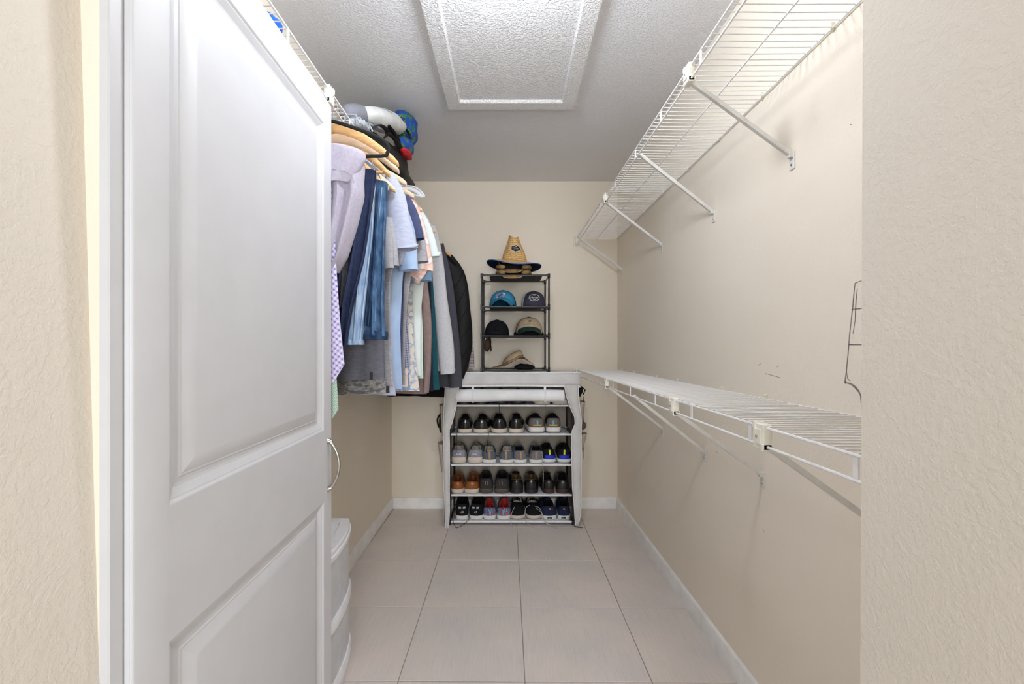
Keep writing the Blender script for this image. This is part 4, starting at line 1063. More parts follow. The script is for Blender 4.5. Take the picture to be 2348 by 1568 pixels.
# row 1
pair('glossy black pair with cream soles at far left', 1, (1067, 34), (1102, 37), up=U_blk, sole=S_cream, hc=.092, ht=.102, soleh=.026, group='black leather sneakers')
pair('glossy black pair with pinkish soles in the centre', 1, (1146, 36), (1182, 34), up=U_blk, sole=S_cream, hc=.096, ht=.106, soleh=.028, group='black leather sneakers')
def runner_x(t, M, prm):
    decal_heel(t, M, prm, [strip(-.028, .028, .050, .058)], U_yel, 'heel_band')
pair('dark running pair with yellow bands and blue tabs', 1, (1232, 37), (1268, 34), up=U_navyk, sole=S_white, counter=mat('taupe_mesh', (110, 98, 94), .8, scale=80), tab=(-.007, .007, .056, .086, U_cy), hc=.105, ht=.106, soleh=.036, style='runner', extra=runner_x)
# row 2
def dots(t, M, prm):
    for k in range(4): decal_heel(t, M, prm, [strip(-.017 + .009 * k, -.012 + .009 * k, .060, .069)], U_wb, 'dash')
pair('silver grey pair with four white dashes on the heel', 2, (1053, 35), (1088, 35), up=mat('dark_grey_mesh', (104, 102, 100), .8, scale=80), counter=U_greyk, sole=S_cream, lining=L_linw, hc=.094, ht=.105, soleh=.040, extra=dots)
pair('grey boat pair with woven tan heel tabs', 2, (1123, 34), (1160, 34), up=U_grey2, sole=S_white, lining=L_linw, tab=(-.007, .007, .026, .084, U_cork), hc=.084, ht=.100, soleh=.024, laces=L_grey)
pair('grey canvas pair with brown heel strips', 2, (1194, 32), (1229, 34), up=U_grey3, sole=S_white, tab=(-.007, .007, .026, .082, U_cork), hc=.086, ht=.100, soleh=.024, laces=L_grey)
def blue_x(t, M, prm):
    decal_heel(t, M, prm, [strip(-.034, .034, .030, .056)], U_blue, 'heel_cup')
    MB().tube([(0, .006, prm['hc'] - .004), (-.004, .004, prm['hc'] + .012), (0, .018, prm['hc'] + .026), (.006, .03, prm['hc'] + .004)], .006, 8, .0016, up=(0, 1, 0)).xf(M).build('pull_loop', M_blackk, t)
pair('cobalt blue and black running pair with yellow tabs', 2, (1260, 32), (1293, 34), up=U_bk, counter=U_bk, sole=S_white, tab=(-.006, .006, .058, .092, U_yel2), hc=.094, ht=.104, soleh=.028, style='runner', extra=blue_x)
# row 3
pair('cognac leather pair with cream soles', 3, (1050, 30), (1080, 35), up=U_tan, sole=S_cream, lining=mat('cognac_lining', (104, 60, 34), .6, scale=50), hc=.078, ht=.098, laces=U_tan)
def stitch_x(t, M, prm):
    for x in (-.008, .008): decal_heel(t, M, prm, [strip(x - .0006, x + .0006, .058, .085)], S_cream, 'stitching')
    for k in range(13): decal_heel(t, M, prm, [strip(-.036 + .006 * k, -.0335 + .006 * k, .029, .031)], S_cream, 'stitching', dy=-.008)
pair('charcoal suede pair with stitched heels', 3, (1116, 32), (1149, 35), up=U_ch, sole=S_taupe, hc=.098, ht=.112, soleh=.026, extra=stitch_x)
pair('polished black pair with brown lining', 3, (1186, 32), (1217, 32), up=U_blk, sole=S_black, lining=L_tan, style='dress', hc=.092, ht=.104)
pair('matte black pair with brown stacked heels', 3, (1260, 28), (1290, 33), up=U_blk2, sole=S_brown, style='dress', hc=.088, ht=.102)
# row 4
def swirl(t, M, prm):
    sp = []
    for k in range(22):
        a = k / 21 * 2.3 * PI; r = .0035 + .0065 * k / 21; sp.append((r * math.cos(a), -.0085, .056 + r * math.sin(a)))
    MB().tube([Vector(p) for p in sp], .0013, 6).xf(M).build('swirl_emblem', U_wb, t)
    decal_heel(t, M, prm, [strip(-.024, -.006, .078, .090), strip(.006, .024, .078, .090)], U_silver, 'reflective_patch')
pair('black sporty pair with white swirl emblems', 4, (1060, 30), (1091, 33), up=U_bk, sole=S_white, hc=.102, ht=.118, soleh=.026, extra=swirl)
def multi_x(t, M, prm):
    decal_heel(t, M, prm, [strip(-.004, .004, .03, .068)], mat('teal_stripe', (120, 176, 190), .8, scale=60), 'stripe')
    MB().tube([(0, .006, .07), (0, .0, .082), (0, .008, .094), (0, .016, .08)], .005, 8, .0014, up=(0, 1, 0)).xf(M).build('pull_loop', U_red, t)
pair('red and blue patchwork slip-on pair', 4, (1124, 30), (1154, 34), up=U_multi, sole=S_white, lining=U_red, style='slip', hc=.078, ht=.100, extra=multi_x)
ta = shoe('left black canvas sneaker turned toe-out with loose grey laces on the bottom shelf', 'toe-out black sneakers', 1190, 0, zb[4], 36, U_bk, S_cream, lining=L_linw, foot=1, toe_out=True, laces=L_grey, hc=.075, ht=.085, L=.262)
tb = shoe('right black canvas sneaker turned toe-out with loose grey laces on the bottom shelf', 'toe-out black sneakers', 1221, 0, zb[4], 36, U_bk, S_cream, lining=L_linw, foot=-1, toe_out=True, laces=L_grey, hc=.072, ht=.082, L=.262)
tx_van = text_faces('SPERRY', .0105)
def navy_x(t, M, prm):
    decal_heel(t, M, prm, [strip(-.004, .0, .075, .081), strip(.001, .006, .071, .078)], mat('orange_mark', (230, 130, 60), .6, scale=60), 'mark')
    decal_heel(t, M, prm, [strip(-.017, .013, .008, .020)], M_labelk, 'heel_label', dy=-.008)
    decal_heel(t, M, prm, [shift(tx_van, -.002, .0125, .62)], U_wb, 'lettering', dy=-.0092)
pair('navy canvas pair with lettered white soles', 4, (1260, 37), (1292, 30), up=U_navy, sole=S_white, hc=.088, ht=.098, soleh=.026, extra=navy_x)
# loose laces that fall over the shelf edges (each belongs to the shoe it is tied to)
def dangle(owner, pts, m, r=.0018, name='loose_lace'):
    MB().tube(smooth_path([at(*p) for p in pts], 5), r, 6).build(name, m, owner)
OB = {o.get('label'): o for o in bpy.data.objects if o.get('label')}
def own(a): return next(o for k, o in OB.items() if k.startswith(a))
dangle(own('left shoe of glossy black pair with cream'), [(1055, 965, 3.02), (1049, 985, 2.985), (1047, 1010, 2.98), (1046, 1040, 2.98)], M_blackk)
dangle(own('right shoe of glossy black pair with cream'), [(1119, 985, 3.02), (1120, 996, 2.985), (1118, 1015, 2.98), (1115, 1036, 2.98)], M_blackk)
dangle(own('left shoe of black knit'), [(1144, 925, 3.0), (1145, 938, 2.985), (1146.5, 955, 2.985)], M_blackk)
dangle(own('right shoe of beige'), [(1250, 928, 2.985), (1252, 940, 2.985), (1251, 957, 2.985)], S_taupe, .0013)
dangle(own('right shoe of grey canvas'), [(1243, 1035, 3.01), (1244, 1064, 2.985), (1246, 1085, 2.98), (1245, 1118, 2.98)], L_grey)
dangle(own('left shoe of cognac'), [(1036, 1112, 3.01), (1033, 1128, 2.985), (1034, 1150, 2.98)], M_blackk)
dangle(own('left shoe of black sporty'), [(1050, 1150, 3.02), (1040, 1165, 2.985), (1038, 1190, 2.972), (1043, 1205, 2.958), (1049, 1214, 2.945)], M_blackk)
dangle(own('right shoe of black sporty'), [(1078, 1186, 3.0), (1074, 1192, 2.98), (1062, 1203, 2.962), (1047, 1210, 2.95)], M_blackk)
dangle(own('right black canvas sneaker'), [(1214, 1158, 3.0), (1205, 1166, 2.98), (1204, 1188, 2.978), (1210, 1200, 2.97), (1224, 1210, 2.95)], L_grey)
dangle(own('left black canvas sneaker'), [(1180, 1162, 3.0), (1173, 1178, 2.978), (1172, 1198, 2.972), (1176, 1210, 2.95), (1184, 1217, 2.935)], L_grey)
dangle(own('right black canvas sneaker'), [(1226, 1160, 3.0), (1238, 1166, 2.975), (1248, 1190, 2.97), (1258, 1202, 2.962), (1282, 1203, 2.955)], L_grey)
dangle(own('right black canvas sneaker'), [(1228, 1164, 3.0), (1240, 1174, 2.978), (1250, 1197, 2.972), (1262, 1207, 2.955), (1277, 1211, 2.945)], L_grey, .0015)
dangle(own('right shoe of navy'), [(1302, 1160, 3.01), (1312, 1190, 2.96), (1318, 1206, 2.955), (1337, 1210, 2.95)], M_blackk)
# shoes kept in the outer pockets
t = empty('sandal', at(1010, 985, 3.05), 'black slipper tucked in the left outside pocket of the shoe rack', 'sandal', 'shoes in the outside pockets')
blob(MB(), at(1011, 992, 3.06), at(1014, 936, 3.06), .028, .018, sd=2, bumpy=.1).build('sole', M_blackfab, t, smooth=80)
MB().tube(smooth_path([at(1006, 980, 3.05), at(1003, 962, 3.03), at(1010, 950, 3.02), at(1017, 960, 3.03)], 5), .006, 8, .003).build('strap', M_blackk, t)
t = empty('water_shoe', at(1331, 905, 3.09), 'navy and lime shoe sticking out of the upper right pocket', 'shoe', 'shoes in the outside pockets')
blob(MB(), at(1322, 912, 3.09), at(1334, 886, 3.09), .030, .022, sd=3, bumpy=.25).build('upper', U_navyk, t, smooth=80)
MB().tube([at(1325, 880, 3.08), at(1336, 889, 3.08), at(1342, 894, 3.08), at(1337, 905, 3.08)], .007, 8, .004).build('heel_strap', M_blackk, t)
MB().tube([at(1325, 905, 3.05), at(1330, 912, 3.05)], .003, 6).build('lime_trim', U_yel2, t)
MB().tube([at(1337, 908, 3.06), at(1338, 922, 3.05), at(1337, 936, 3.05)], .0022, 6).tube([at(1337, 926, 3.05), at(1336.5, 935, 3.05)], .006, 8).build('cord_lock', M_blackk, t)
t = empty('sandal', at(1338, 980, 3.05), 'dark brown sandal standing in the lower right pocket', 'sandal', 'shoes in the outside pockets')
blob(MB(), at(1334, 985, 3.05), at(1341, 968, 3.05), .022, .020, sd=6, bumpy=.1).build('sole', M_brownk, t, smooth=80)
MB().tube(smooth_path([at(1334, 972, 3.05), at(1333, 955, 3.05), at(1336, 949, 3.05), at(1337, 972, 3.05)], 5), .004, 8, .002).build('strap', M_blackk, t)

# ------------------------------------------------------------------ hat rack
HX0, HX1, HY0, HY1 = -.155, .300, 2.992, 3.275
HZ = [1.050, 1.281, 1.478, 1.692]
def hat_rack():
    t = empty('hat_rack', (.072, 3.13, 1.04), 'narrow black four-tier metal rack of hats standing on the shoe rack', 'rack')
    for x in (HX0, HX1):
        for y in (HY0, HY1):
            MB().tube([(x, y, 1.040), (x, y, 1.700)], .0062, 10).build('post', M_black, t)
    for i, z in enumerate(HZ):
        for y in (HY0, HY1):
            MB().tube([(HX0, y, z), (HX1, y, z)], .0058, 10).build('cross_tube', M_black, t)
        for x in (HX0, HX1):
            MB().tube([(x, HY0, z - .003), (x, HY1, z - .003)], .0055, 10).build('side_tube', M_black, t)
            for y in (HY0, HY1):
                MB().tube([(x, y, z - .020), (x, y, min(z + .020, 1.704))], .0085, 10).tube([(x, y, z), (x + (.022 if x == HX0 else -.022), y, z)], .0075, 10).build('connector', M_black, t)
        def sh(u, v, z=z): return (lerp(HX0 + .052, HX1 - .042, u), lerp(HY0, HY1, v), z + .004 - .006 * math.sin(PI * v))
        if i: MB().grid(sh, 8, 6).build('shelf_fabric', M_blackfab, t, solid=.0015)
hat_rack()

# ------------------------------------------------------------------ hats and caps
def crown_fn(c, rx, ry, h, p=2.3, yaw=0.0):
    """point on a cap crown: u around (0 = front), v bottom to top"""
    def f(u, v):
        a = 2 * PI * u
        r = (max(0.0, 1 - v ** p)) ** (1 / p)
        x = rx * r * math.sin(a); y = -ry * r * math.cos(a) * (1 if math.cos(a) > 0 else 1.02)
        X = x * math.cos(yaw) - y * math.sin(yaw); Y_ = x * math.sin(yaw) + y * math.cos(yaw)
        return Vector((c[0] + X, c[1] + Y_, c[2] + h * v))
    return f
def decal(t, f, polys, m, name, out=.0022, rxw=.08, c=None, ry=None, h=None, yaw=0.0, lift=0.0):
    """lay flat artwork (metres) over the front of a crown; origin at height z0 already included"""
    mb = MB()
    for vs, fs in polys:
        P = []
        for x, z in vs:
            v = .5
            for _ in range(12): v = max(0, min(.98, (z - lift * (1 - v) ** 2) / h))
            r = (1 - v ** 2.3) ** (1 / 2.3)
            u = math.asin(max(-.95, min(.95, x / (rxw * max(r, .3))))) / (2 * PI)
            p = f(u, v); o_ = Vector((c[0], c[1], p.z)); d = (p - o_).normalized()
            P.append(p + d * out)
        mb.add(P, fs)
    mb.build(name, m, t, smooth=0, fix=False)
def ellipse(rx, rz, x=0, z=0, n=28, m=5):
    vs = [(x + rx * j / m * math.cos(2 * PI * k / n), z + rz * j / m * math.sin(2 * PI * k / n)) for j in range(1, m + 1) for k in range(n)] + [(x, z)]
    fs = [(j * n + k, j * n + (k + 1) % n, (j + 1) * n + (k + 1) % n, (j + 1) * n + k) for j in range(m - 1) for k in range(n)]
    return vs, fs + [(k, (k + 1) % n, m * n) for k in range(n)]
def ringp(rx, rz, w_, x=0, z=0, n=32):
    vs = []; fs = []
    for k in range(n):
        a = 2 * PI * k / n; vs += [(x + rx * math.cos(a), z + rz * math.sin(a)), (x + (rx - w_) * math.cos(a), z + (rz - w_) * math.sin(a))]
    for k in range(n):
        j = (k + 1) % n; fs.append((2 * k, 2 * j, 2 * j + 1, 2 * k + 1))
    return vs, fs
def cap(label, c, mfront, mback=None, mbrim=None, munder=None, rx=.088, ry=.098, h=.115, brim=True, lift=.035, bl=.070, yaw=0., arch=.0, name='baseball_cap', button=True, bw=.078, bdrop=9.0, slope=.010):
    t = empty(name, c, label, 'cap', 'caps on the hat rack')
    f = crown_fn(c, rx, ry, h, yaw=yaw)
    def lower(u, v):
        p = f(u, v)
        fr = max(0, math.cos(2 * PI * u)) ** 2
        p.z += lift * fr * (1 - v) ** 2 * (1 if brim else 0)
        return p
    mb = MB(); nu, nv = 36, 12
    k = 0
    for j in range(nv + 1):
        for i in range(nu):
            mb.v.append(lower(i / nu, (j / nv) * .999))
    for j in range(nv):
        for i in range(nu):
            i2 = (i + 1) % nu
            mb.f.append([j * nu + i, j * nu + i2, (j + 1) * nu + i2, (j + 1) * nu + i])
            fr = i / nu; mb.m.append(0 if (fr < .17 or fr >= .83) or mback is None else 1)
    mb.build('crown', [mfront, mback or mfront], t, smooth=60, solid=.003)
    for s in range(6):
        u = s / 6
        pts = [lower(u, v / 12 * .995) + (f(u, v / 12) - Vector((c[0], c[1], c[2] + h * v / 12))).normalized() * .0006 for v in range(13)]
        MB().tube(pts, .0010, 4).build('seam', mfront if mback is None else (mfront if s in (0, 1, 5) else mback), t)
    if button: MB().lathe((c[0], c[1], c[2] + h), [(.007, -.002), (.006, .001), (.003, .003), (.0005, .0035)], 12).build('button', mbrim or mfront, t)
    if brim:
        def bf(u, v, top=1):
            a = lerp(-1.08, 1.08, u)
            pin = f(a / (2 * PI), 0.0)
            x = lerp(math.sin(a) * rx * .98, math.sin(a) * bw, v)
            y = -ry * math.cos(a) - bl * v * (math.cos(a * 1.15)) ** .7 if math.cos(a * 1.15) > 0 else -ry * math.cos(a)
            z = lift + .006 - bdrop * x * x * (.55 + .45 * v) - slope * v
            X = x * math.cos(yaw) - y * math.sin(yaw); Y_ = x * math.sin(yaw) + y * math.cos(yaw)
            return Vector((c[0] + X, c[1] + Y_, max(c[2] + .0015, c[2] + z)))
        b = MB().grid(bf, 24, 6).build('brim', mbrim or mfront, t, smooth=60)
        b2 = MB().grid(lambda u, v: bf(u, v) - Vector((0, 0, .003)), 24, 6).build('brim_lining', munder or M_blackk, b, smooth=60)
        MB().tube([bf(k / 24, 1) - Vector((0, 0, .0015)) for k in range(25)], .0019, 6).build('brim_edge', mbrim or mfront, b)
    MB().tube([lower(k / 24, 0) + Vector((0, 0, .001)) for k in range(24)], .0018, 5, loop=True).build('sweatband', munder or M_blackk, t)
    return t, lower
Z3, Z2, Z1, Z0 = HZ[3] + .006, HZ[2] + .006, HZ[1] + .006, HZ[0] + .0062
# teal cap 
m_tealcap = fab('turquoise_cotton', (62, 140, 178), (54, 130, 168), 60)
c = (-.012, 3.135, Z2)
t, f = cap('turquoise blue baseball cap with a white and orange sunburst emblem', c, m_tealcap, mback=fab('deep_teal_mesh', (34, 92, 120), (28, 80, 106), 80), h=.124, rx=.095, lift=.060, yaw=-.10, bw=.085, slope=.020)
pol = []
for k in range(13):   # sun rays
    a = math.radians(150 + k * 19); r0, r1, wv = .013, .0195, .10
    pol.append(([(r0 * 1.25 * math.cos(a - wv), r0 * math.sin(a - wv)), (r1 * 1.25 * math.cos(a), r1 * math.sin(a)), (r0 * 1.25 * math.cos(a + wv), r0 * math.sin(a + wv))], [(0, 1, 2)]))
K = dict(c=c, ry=.098, h=.124, yaw=-.10, rxw=.095, lift=.060)
off = lambda P, z=.080, x=-.010: [([(a * 1.3 + x, b * 1.3 + z) for a, b in vs], fs) for vs, fs in P]
decal(t, f, off(pol), U_wb, 'emblem_rays', **K)
decal(t, f, off([ringp(.0175, .0135, .0030)]), mat('orange_thread', (222, 120, 96), .7, scale=60), 'emblem_ring', out=.0028, **K)
fish = [(x * 1.2, z * 1.2) for x, z in [(-.026, -.014), (-.014, -.008), (-.004, .004), (.006, .012), (.012, .013), (.018, .009), (.022, .012), (.020, .004), (.012, .000), (.004, -.004), (-.006, -.009), (-.014, -.013)]]
decal(t, f, off([(fish, [tuple(range(len(fish)))])]), U_wb, 'emblem_fish', out=.0034, **K)
fish2 = [(-.016, -.010), (-.004, -.001), (.008, .009), (.014, .008), (.006, .001), (-.004, -.005)]
decal(t, f, off([(fish2, [tuple(range(len(fish2)))])]), fab('navy_thread', (24, 60, 96), (20, 50, 84), 60), 'emblem_back', out=.0040, **K)
# charcoal and white trucker cap with oval patch
c = (.206, 3.135, Z2)
t, f = cap('charcoal and white trucker cap with an oval script patch', c, fab('charcoal_twill', (64, 62, 78), (58, 56, 70), 60), fab('white_mesh', (206, 204, 206), (190, 188, 190), 120), h=.118, rx=.088, brim=False)
K = dict(c=c, ry=.098, h=.118, rxw=.088)
oz = lambda P, x=-.002, z=.064: [([(a + x, b + z) for a, b in vs], fs) for vs, fs in P]
decal(t, f, oz([ellipse(.036, .025)]), M_labelk, 'patch', **K)
decal(t, f, oz([ringp(.0355, .0245, .0028)]), U_wb, 'patch_border', out=.0030, **K)
decal(t, f, oz([text_faces('Hurley', .020, .95, .3)], z=.065), U_wb, 'script_lettering', out=.0034, **K)
decal(t, f, oz([strip(-.020, .016, -.0115, -.0095), strip(-.008, .010, -.017, -.0145), strip(-.009, .009, .0155, .018)]), U_wb, 'patch_underline', out=.0034, **K)
# black cap, back to the viewer
c = (-.054, 3.135, Z1)
t, f = cap('plain black baseball cap on the left of the second tier', c, fab('black_cotton_twill', (24, 25, 30), (20, 21, 26), 60), h=.112, rx=.086, brim=False)
MB().grid(lambda u, v: f((lerp(-.03, .03, u)), lerp(.28, .62, v)) + Vector((0, -.002, 0)), 6, 6).build('front_patch', fab('black_badge', (17, 18, 21), (14, 15, 18), 60), t, smooth=60, solid=.001)
# tan cap with green brim
c = (.172, 3.135, Z1 + .006)
m_tan = fab('khaki_twill', (178, 158, 132), (168, 148, 122), 60)
t, f = cap('khaki baseball cap with a dark green brim and small lettering', c, m_tan, fab('khaki_back', (146, 126, 98), (136, 118, 92), 60), mbrim=fab('dark_green_twill', (36, 62, 56), (30, 54, 50), 60), h=.126, rx=.096, lift=.050, bw=.088, bdrop=5.0, bl=.06, slope=.028)
K = dict(c=c, ry=.098, h=.126, rxw=.096, lift=.050)
tv, tf_ = text_faces('Grande Race Course', .0095, 1.0)
arch_ = ([(x, z - 3.2 * x * x + .074) for x, z in tv], tf_)
decal(t, f, [arch_], M_labelk, 'lettering', **K)
for dx in (-.004, .007):
    decal(t, f, [([(dx - .004, .092), (dx, .087), (dx + .005, .091), (dx + .003, .096), (dx + .0036, .104), (dx - .0004, .098)], [(0, 1, 2, 3, 4, 5)])], M_labelk, 'flame_mark', **K)
# dark cap underneath the khaki one
blob_t = empty('baseball_cap', (.172, 3.16, Z1), 'black cap tucked beneath the khaki cap on the second tier', 'cap', 'caps on the hat rack')
MB().lathe((.172, 3.15, Z1 - .0005), [(.106, .001), (.108, .012), (.103, .028), (.090, .030), (.088, .012)], 30, (1, .95)).build('crown', M_blackk, blob_t)
# brown cap hanging at the left below the second tier
t = empty('suede_cap', at(1118, 790, 3.05), 'brown suede cap hooked below the second tier by its strap', 'cap', 'caps on the hat rack')
m_bs = fab('brown_suede', (70, 54, 44), (56, 42, 34), 60)
blob(MB(), at(1121, 772, 3.04), at(1116, 806, 3.05), .024, .022, sd=4, bumpy=.12, e=.4).build('crown', m_bs, t, smooth=80)
MB().tube(smooth_path([at(1121, 774, 3.02), at(1124, 784, 3.015), at(1126, 800, 3.02), at(1125, 806, 3.02)], 5), [.004] * 16, 8).build('strap', M_blackk, t)

def brim_hat(name, label, c, m, munder, prof_z, R, crown, group, edge=None, seg=48):
    """brim: prof_z(phi, r01) height; crown: list of (rx, ry, z) rings"""
    t = empty(name, c, label, 'hat', group)
    r0x, r0y = crown[0][0], crown[0][1]
    def bf(u, v):
        a = 2 * PI * u
        x = lerp(r0x, R[0], v) * math.sin(a); y = -lerp(r0y, R[1], v) * math.cos(a)
        return Vector((c[0] + x, c[1] + y, c[2] + crown[0][2] + prof_z(a, v)))
    b = MB().grid(bf, seg, 8).build('brim', m, t, smooth=70)
    MB().grid(lambda u, v: bf(u, v) - Vector((0, 0, .003)), seg, 8).build('brim_lining', munder, b, smooth=70)
    if edge: MB().tube([bf(k / seg, 1) - Vector((0, 0, .0015)) for k in range(seg)], .0028, 6, loop=True).build('brim_edge', edge, b)
    return t, bf
# wide straw sun hat with a pinched crown
m_straw = None
def straw():
    m = bpy.data.materials.new('woven_straw'); m.use_nodes = True
    nt, ns, lk, p = nodes_of(m); p.inputs['Roughness'].default_value = .7
    v = coords(nt, (1, 1, 1))
    br = nt.nodes.new('ShaderNodeTexWave'); br.bands_direction = 'Z'; br.inputs['Scale'].default_value = 22; br.inputs['Distortion'].default_value = 3.5
    br.inputs['Detail'].default_value = 2; br.inputs['Detail Scale'].default_value = 3
    lk.new(v, br.inputs['Vector'])
    f = noise_tex(nt, coords(nt, (3, 3, .5)), 60, 3)
    mx = nt.nodes.new('ShaderNodeMath'); mx.operation = 'MULTIPLY_ADD'; mx.inputs[1].default_value = .45
    lk.new(br.outputs['Fac'], mx.inputs[0]); lk.new(f, mx.inputs[2])
    lk.new(ramp(nt, mx.outputs[0], [(.35, (140, 98, 48)), (.62, (206, 164, 104)), (.9, (226, 190, 132))]), p.inputs['Base Color'])
    bump(nt, mx.outputs[0], .5, .002); return m
m_straw = straw()
m_blueu = fab('blue_brim_lining', (18, 34, 50), (14, 28, 42), 40)
m_bluee = fab('bright_blue_binding', (44, 104, 190), (36, 90, 176), 40)
cz = 1.797
c = (.066, 3.105, cz)
def bz(a, v):
    tilt = -.08 * lerp(.088, .190, v) * math.sin(a)      # right side sits lower
    dip = -.040 * v ** 1.3 * max(0, math.cos(a)) ** 3 - .040 * v * max(0, -math.cos(a))   # front and back turned down
    side = -.010 * v * abs(math.sin(a)) ** 4
    return dip + side + tilt + .004
t, bf = brim_hat('straw_hat', 'wide-brimmed straw lifeguard hat with blue underbrim and black hexagon patch', c, m_straw, m_blueu, bz, (.190, .170), [(.088, .098, 0)], 'hats on top of the hat rack', m_bluee)
rs = []
for j in range(15):
    v = j / 14; ring = []
    for k in range(40):
        a = 2 * PI * k / 40
        rx = interp([(0, .088), (.12, .087), (.45, .072), (.75, .050), (1, .033)], v); ry = interp([(0, .098), (.12, .096), (.45, .086), (.75, .074), (1, .058)], v)
        x = rx * math.sin(a); y = -ry * math.cos(a)
        z = .163 * v
        z += .020 * v ** 6 * (abs(math.sin(a)) ** 2) - .006 * v ** 6 * math.sin(a)     # two peaks left and right
        ring.append((c[0] + x - .006 * v + .004, c[1] + y, c[2] + .003 + z - .08 * x * (1 - v)))
    rs.append(ring)
top = [[(c[0] - .002 + (p[0] - c[0] + .002) * s, c[1] + (p[1] - c[1]) * s, p[2] - d) for p in rs[-1]] for s, d in ((.7, .008), (.35, .016))]
MB().rings(rs + top, False, True).build('crown', m_straw, t, smooth=50)
def hatfn(x, z):
    v = z / .163; rx = interp([(0, .088), (.12, .087), (.45, .072), (.75, .050), (1, .033)], v); ry = interp([(0, .098), (.12, .096), (.45, .086), (.75, .074), (1, .058)], v)
    return Vector((c[0] + x - .006 * v + .004, c[1] - ry * math.sqrt(max(.05, 1 - (x / rx) ** 2)), c[2] + z))
def hatdecal(polys, m, name, out):
    mb = MB()
    for vs, fs in polys: mb.add([hatfn(x, z) + Vector((0, -out, out * .3)) for x, z in vs], fs)
    mb.build(name, m, t, smooth=0, fix=False)
def hexa(s, x0=.010, z0=.082, rot=-.12):
    P = [(0, .024), (.029, .010), (.029, -.008), (-.002, -.024), (-.030, -.010), (-.030, .010)]
    vs = []
    for i in range(6):
        a = P[i]; b = P[(i + 1) % 6]
        for k in range(4): vs.append((lerp(a[0], b[0], k / 4) * s, lerp(a[1], b[1], k / 4) * s))
    vs = [(x0 + x * math.cos(rot) - z * math.sin(rot), z0 + x * math.sin(rot) + z * math.cos(rot)) for x, z in vs]
    vs.append((x0, z0)); n = 24
    return vs, [(k, (k + 1) % n, n) for k in range(n)]
def rotp(P, x0=.010, z0=.082, rot=-.12): return ([(x0 + x * math.cos(rot) - z * math.sin(rot), z0 + x * math.sin(rot) + z * math.cos(rot)) for x, z in P[0]], P[1])
hatdecal([hexa(1.12)], U_wb, 'patch_border', .004)
hatdecal([hexa(1.0)], M_labelk, 'patch', .0052)
hatdecal([rotp(text_faces('HURLEY', .0125)), rotp(strip(-.004, .004, .010, .015)), rotp(strip(-.012, -.002, -.013, -.0105)), rotp(strip(.002, .010, -.013, -.0105))], U_wb, 'lettering', .0062)
# two tan canvas hats under it, sides of the brim rolled up
m_oil = fab('tan_oilcloth', (158, 130, 90), (134, 108, 72), 30, b=.3)
m_oild = fab('dark_hat_interior', (30, 22, 18), (24, 17, 14), 60)
m_pipe = fab('pale_tan_binding', (196, 164, 118), (186, 154, 110), 60)
for zc_, dx, lb, W_ in ((1.760, 0.0, 'tan canvas hat with rolled brim directly under the straw hat', .092), (1.722, .003, 'brown canvas hat with rolled brim at the bottom of the hat stack', .094)):
    c2 = (.050 + dx, 3.10, zc_)
    def bz2(a, v):
        ca, sa = math.cos(a), abs(math.sin(a))
        return (-.023 * max(0, ca) ** .5 + .062 * sa ** 5) * v ** 1.1 - (.006 * v if ca < 0 else 0) - .030 * max(0, ca) ** .6
    t2, bf2 = brim_hat('canvas_hat', lb, c2, m_oil, m_oil, bz2, (W_, .145), [(.084, .124, 0)], 'hats on top of the hat rack', m_pipe)
    MB().lathe((c2[0], c2[1], c2[2] - .030), [(.0835, 0), (.083, .030), (.080, .046), (.055, .050), (.001, .051)], 30, (1, 1.46)).build('crown', m_oild, t2)
    for s_, x_ in ((-1, -.022), (1, .146)):   # side rolls of the brim
        P = [(x_ - s_ * .012, c2[1] - .120, c2[2] - .012), (x_, c2[1] - .08, c2[2] - .006), (x_ + s_ * .004, c2[1] - .01, c2[2] - .002), (x_, c2[1] + .06, c2[2]), (x_ - s_ * .02, c2[1] + .1, c2[2])]
        MB().tube(smooth_path(P, 4), [.010 + .028 * math.sin(PI * (k + .3) / 17) ** .6 for k in range(17)], 16, [.006 + .016 * math.sin(PI * (k + .3) / 17) ** .7 for k in range(17)]).build('rolled_brim', m_oil, t2, smooth=70)
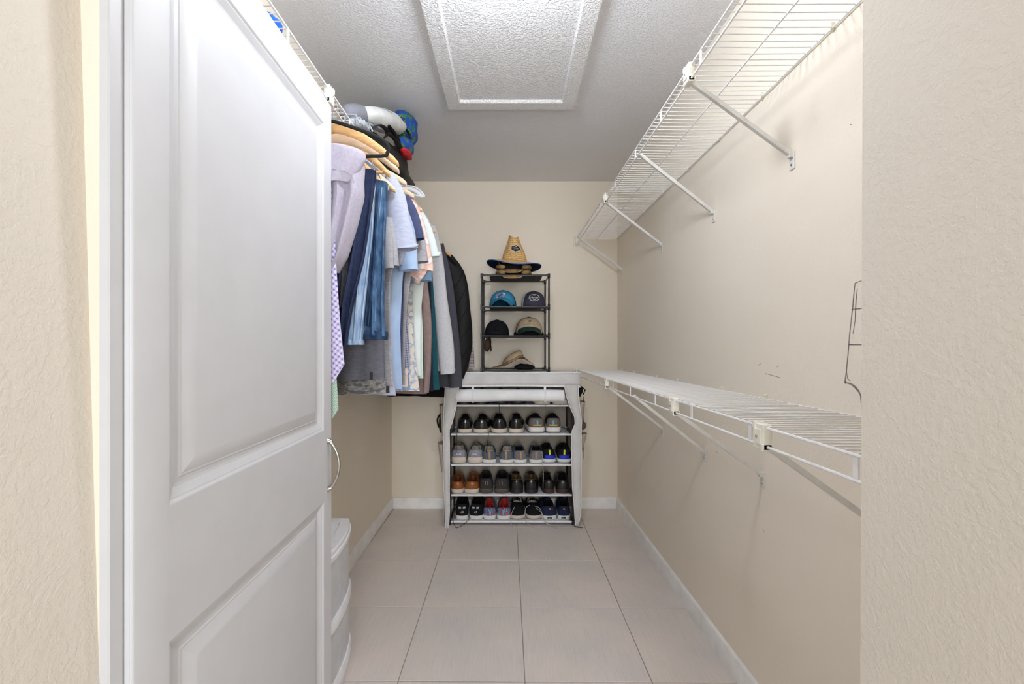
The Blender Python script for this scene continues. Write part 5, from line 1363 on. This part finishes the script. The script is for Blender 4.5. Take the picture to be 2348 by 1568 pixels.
# crushed brown safari hat on the lowest tier, with a black cap beneath
c = (.052, 3.12, Z0 + .004)
m_saf = fab('taupe_ripstop', (140, 118, 96), (120, 100, 82), 40, b=.4)
m_saf2 = fab('light_taupe_ripstop', (176, 154, 126), (160, 138, 112), 40, b=.4)
t = empty('safari_hat', c, 'crumpled taupe safari hat lying tilted on the lowest tier', 'hat', 'hats on the lowest tier')
def sb(u, v):
    a = 2 * PI * u; x = lerp(.075, .150, v) * math.cos(a) + .010; y = lerp(.06, .105, v) * math.sin(a)
    z = interp([(-.16, .004), (-.10, .006), (-.05, .014), (0, .042), (.05, .066), (.09, .060), (.13, .036), (.165, .018)], x) + (.012 * (1 - v)) + .010 * math.sin(a) * (1 - v)
    return Vector((c[0] + x, c[1] + y, c[2] + z))
b = MB().grid(sb, 48, 6).build('brim', m_saf, t, smooth=70, solid=.002)
MB().tube([sb(k / 48, 1) for k in range(48)], .0022, 6, loop=True).build('brim_edge', m_pipe, b)
rs = []
for j in range(10):
    v = j / 9; ring = []
    for k in range(32):
        a = 2 * PI * k / 32; r = (1 - v ** 2.6) ** (1 / 2.6)
        x = .074 * r * math.cos(a); y = .062 * r * math.sin(a)
        p = Vector((x, y, .080 * v))
        zb_ = interp([(-.08, .012), (-.05, .022), (0, .050), (.05, .076), (.09, .070)], x)
        nz = mnoise.noise(Vector((x * 30, y * 30, v * 3)))
        ring.append((c[0] + .004 + x + .006 * v, c[1] + y, c[2] + zb_ + p.z * .75 + .006 * nz))
    rs.append(ring)
cr = MB().rings(rs, False, True).build('crown', m_saf2, t, smooth=60)
MB().tube([(q[0], q[1] - .001, q[2] + .006) for q in rs[1]], .004, 6, .002, loop=True).build('hat_band', m_saf, t)
for k in range(4):
    MB().tube([(c[0] - .055 + .004 * k, c[1] - .060, c[2] + .022 + .008 * k), (c[0] - .040 + .004 * k, c[1] - .068, c[2] + .018 + .008 * k)], .0014, 5).build('chin_cord', M_brownk, t)
t = empty('baseball_cap', (.13, 3.11, Z0), 'black cap squashed under the taupe safari hat', 'cap', 'hats on the lowest tier')
blob(MB(), (.07, 3.09, Z0 + .012), (.21, 3.11, Z0 + .008), .06, .024, sd=8, bumpy=.3).build('crown', M_blackk, t, smooth=80)
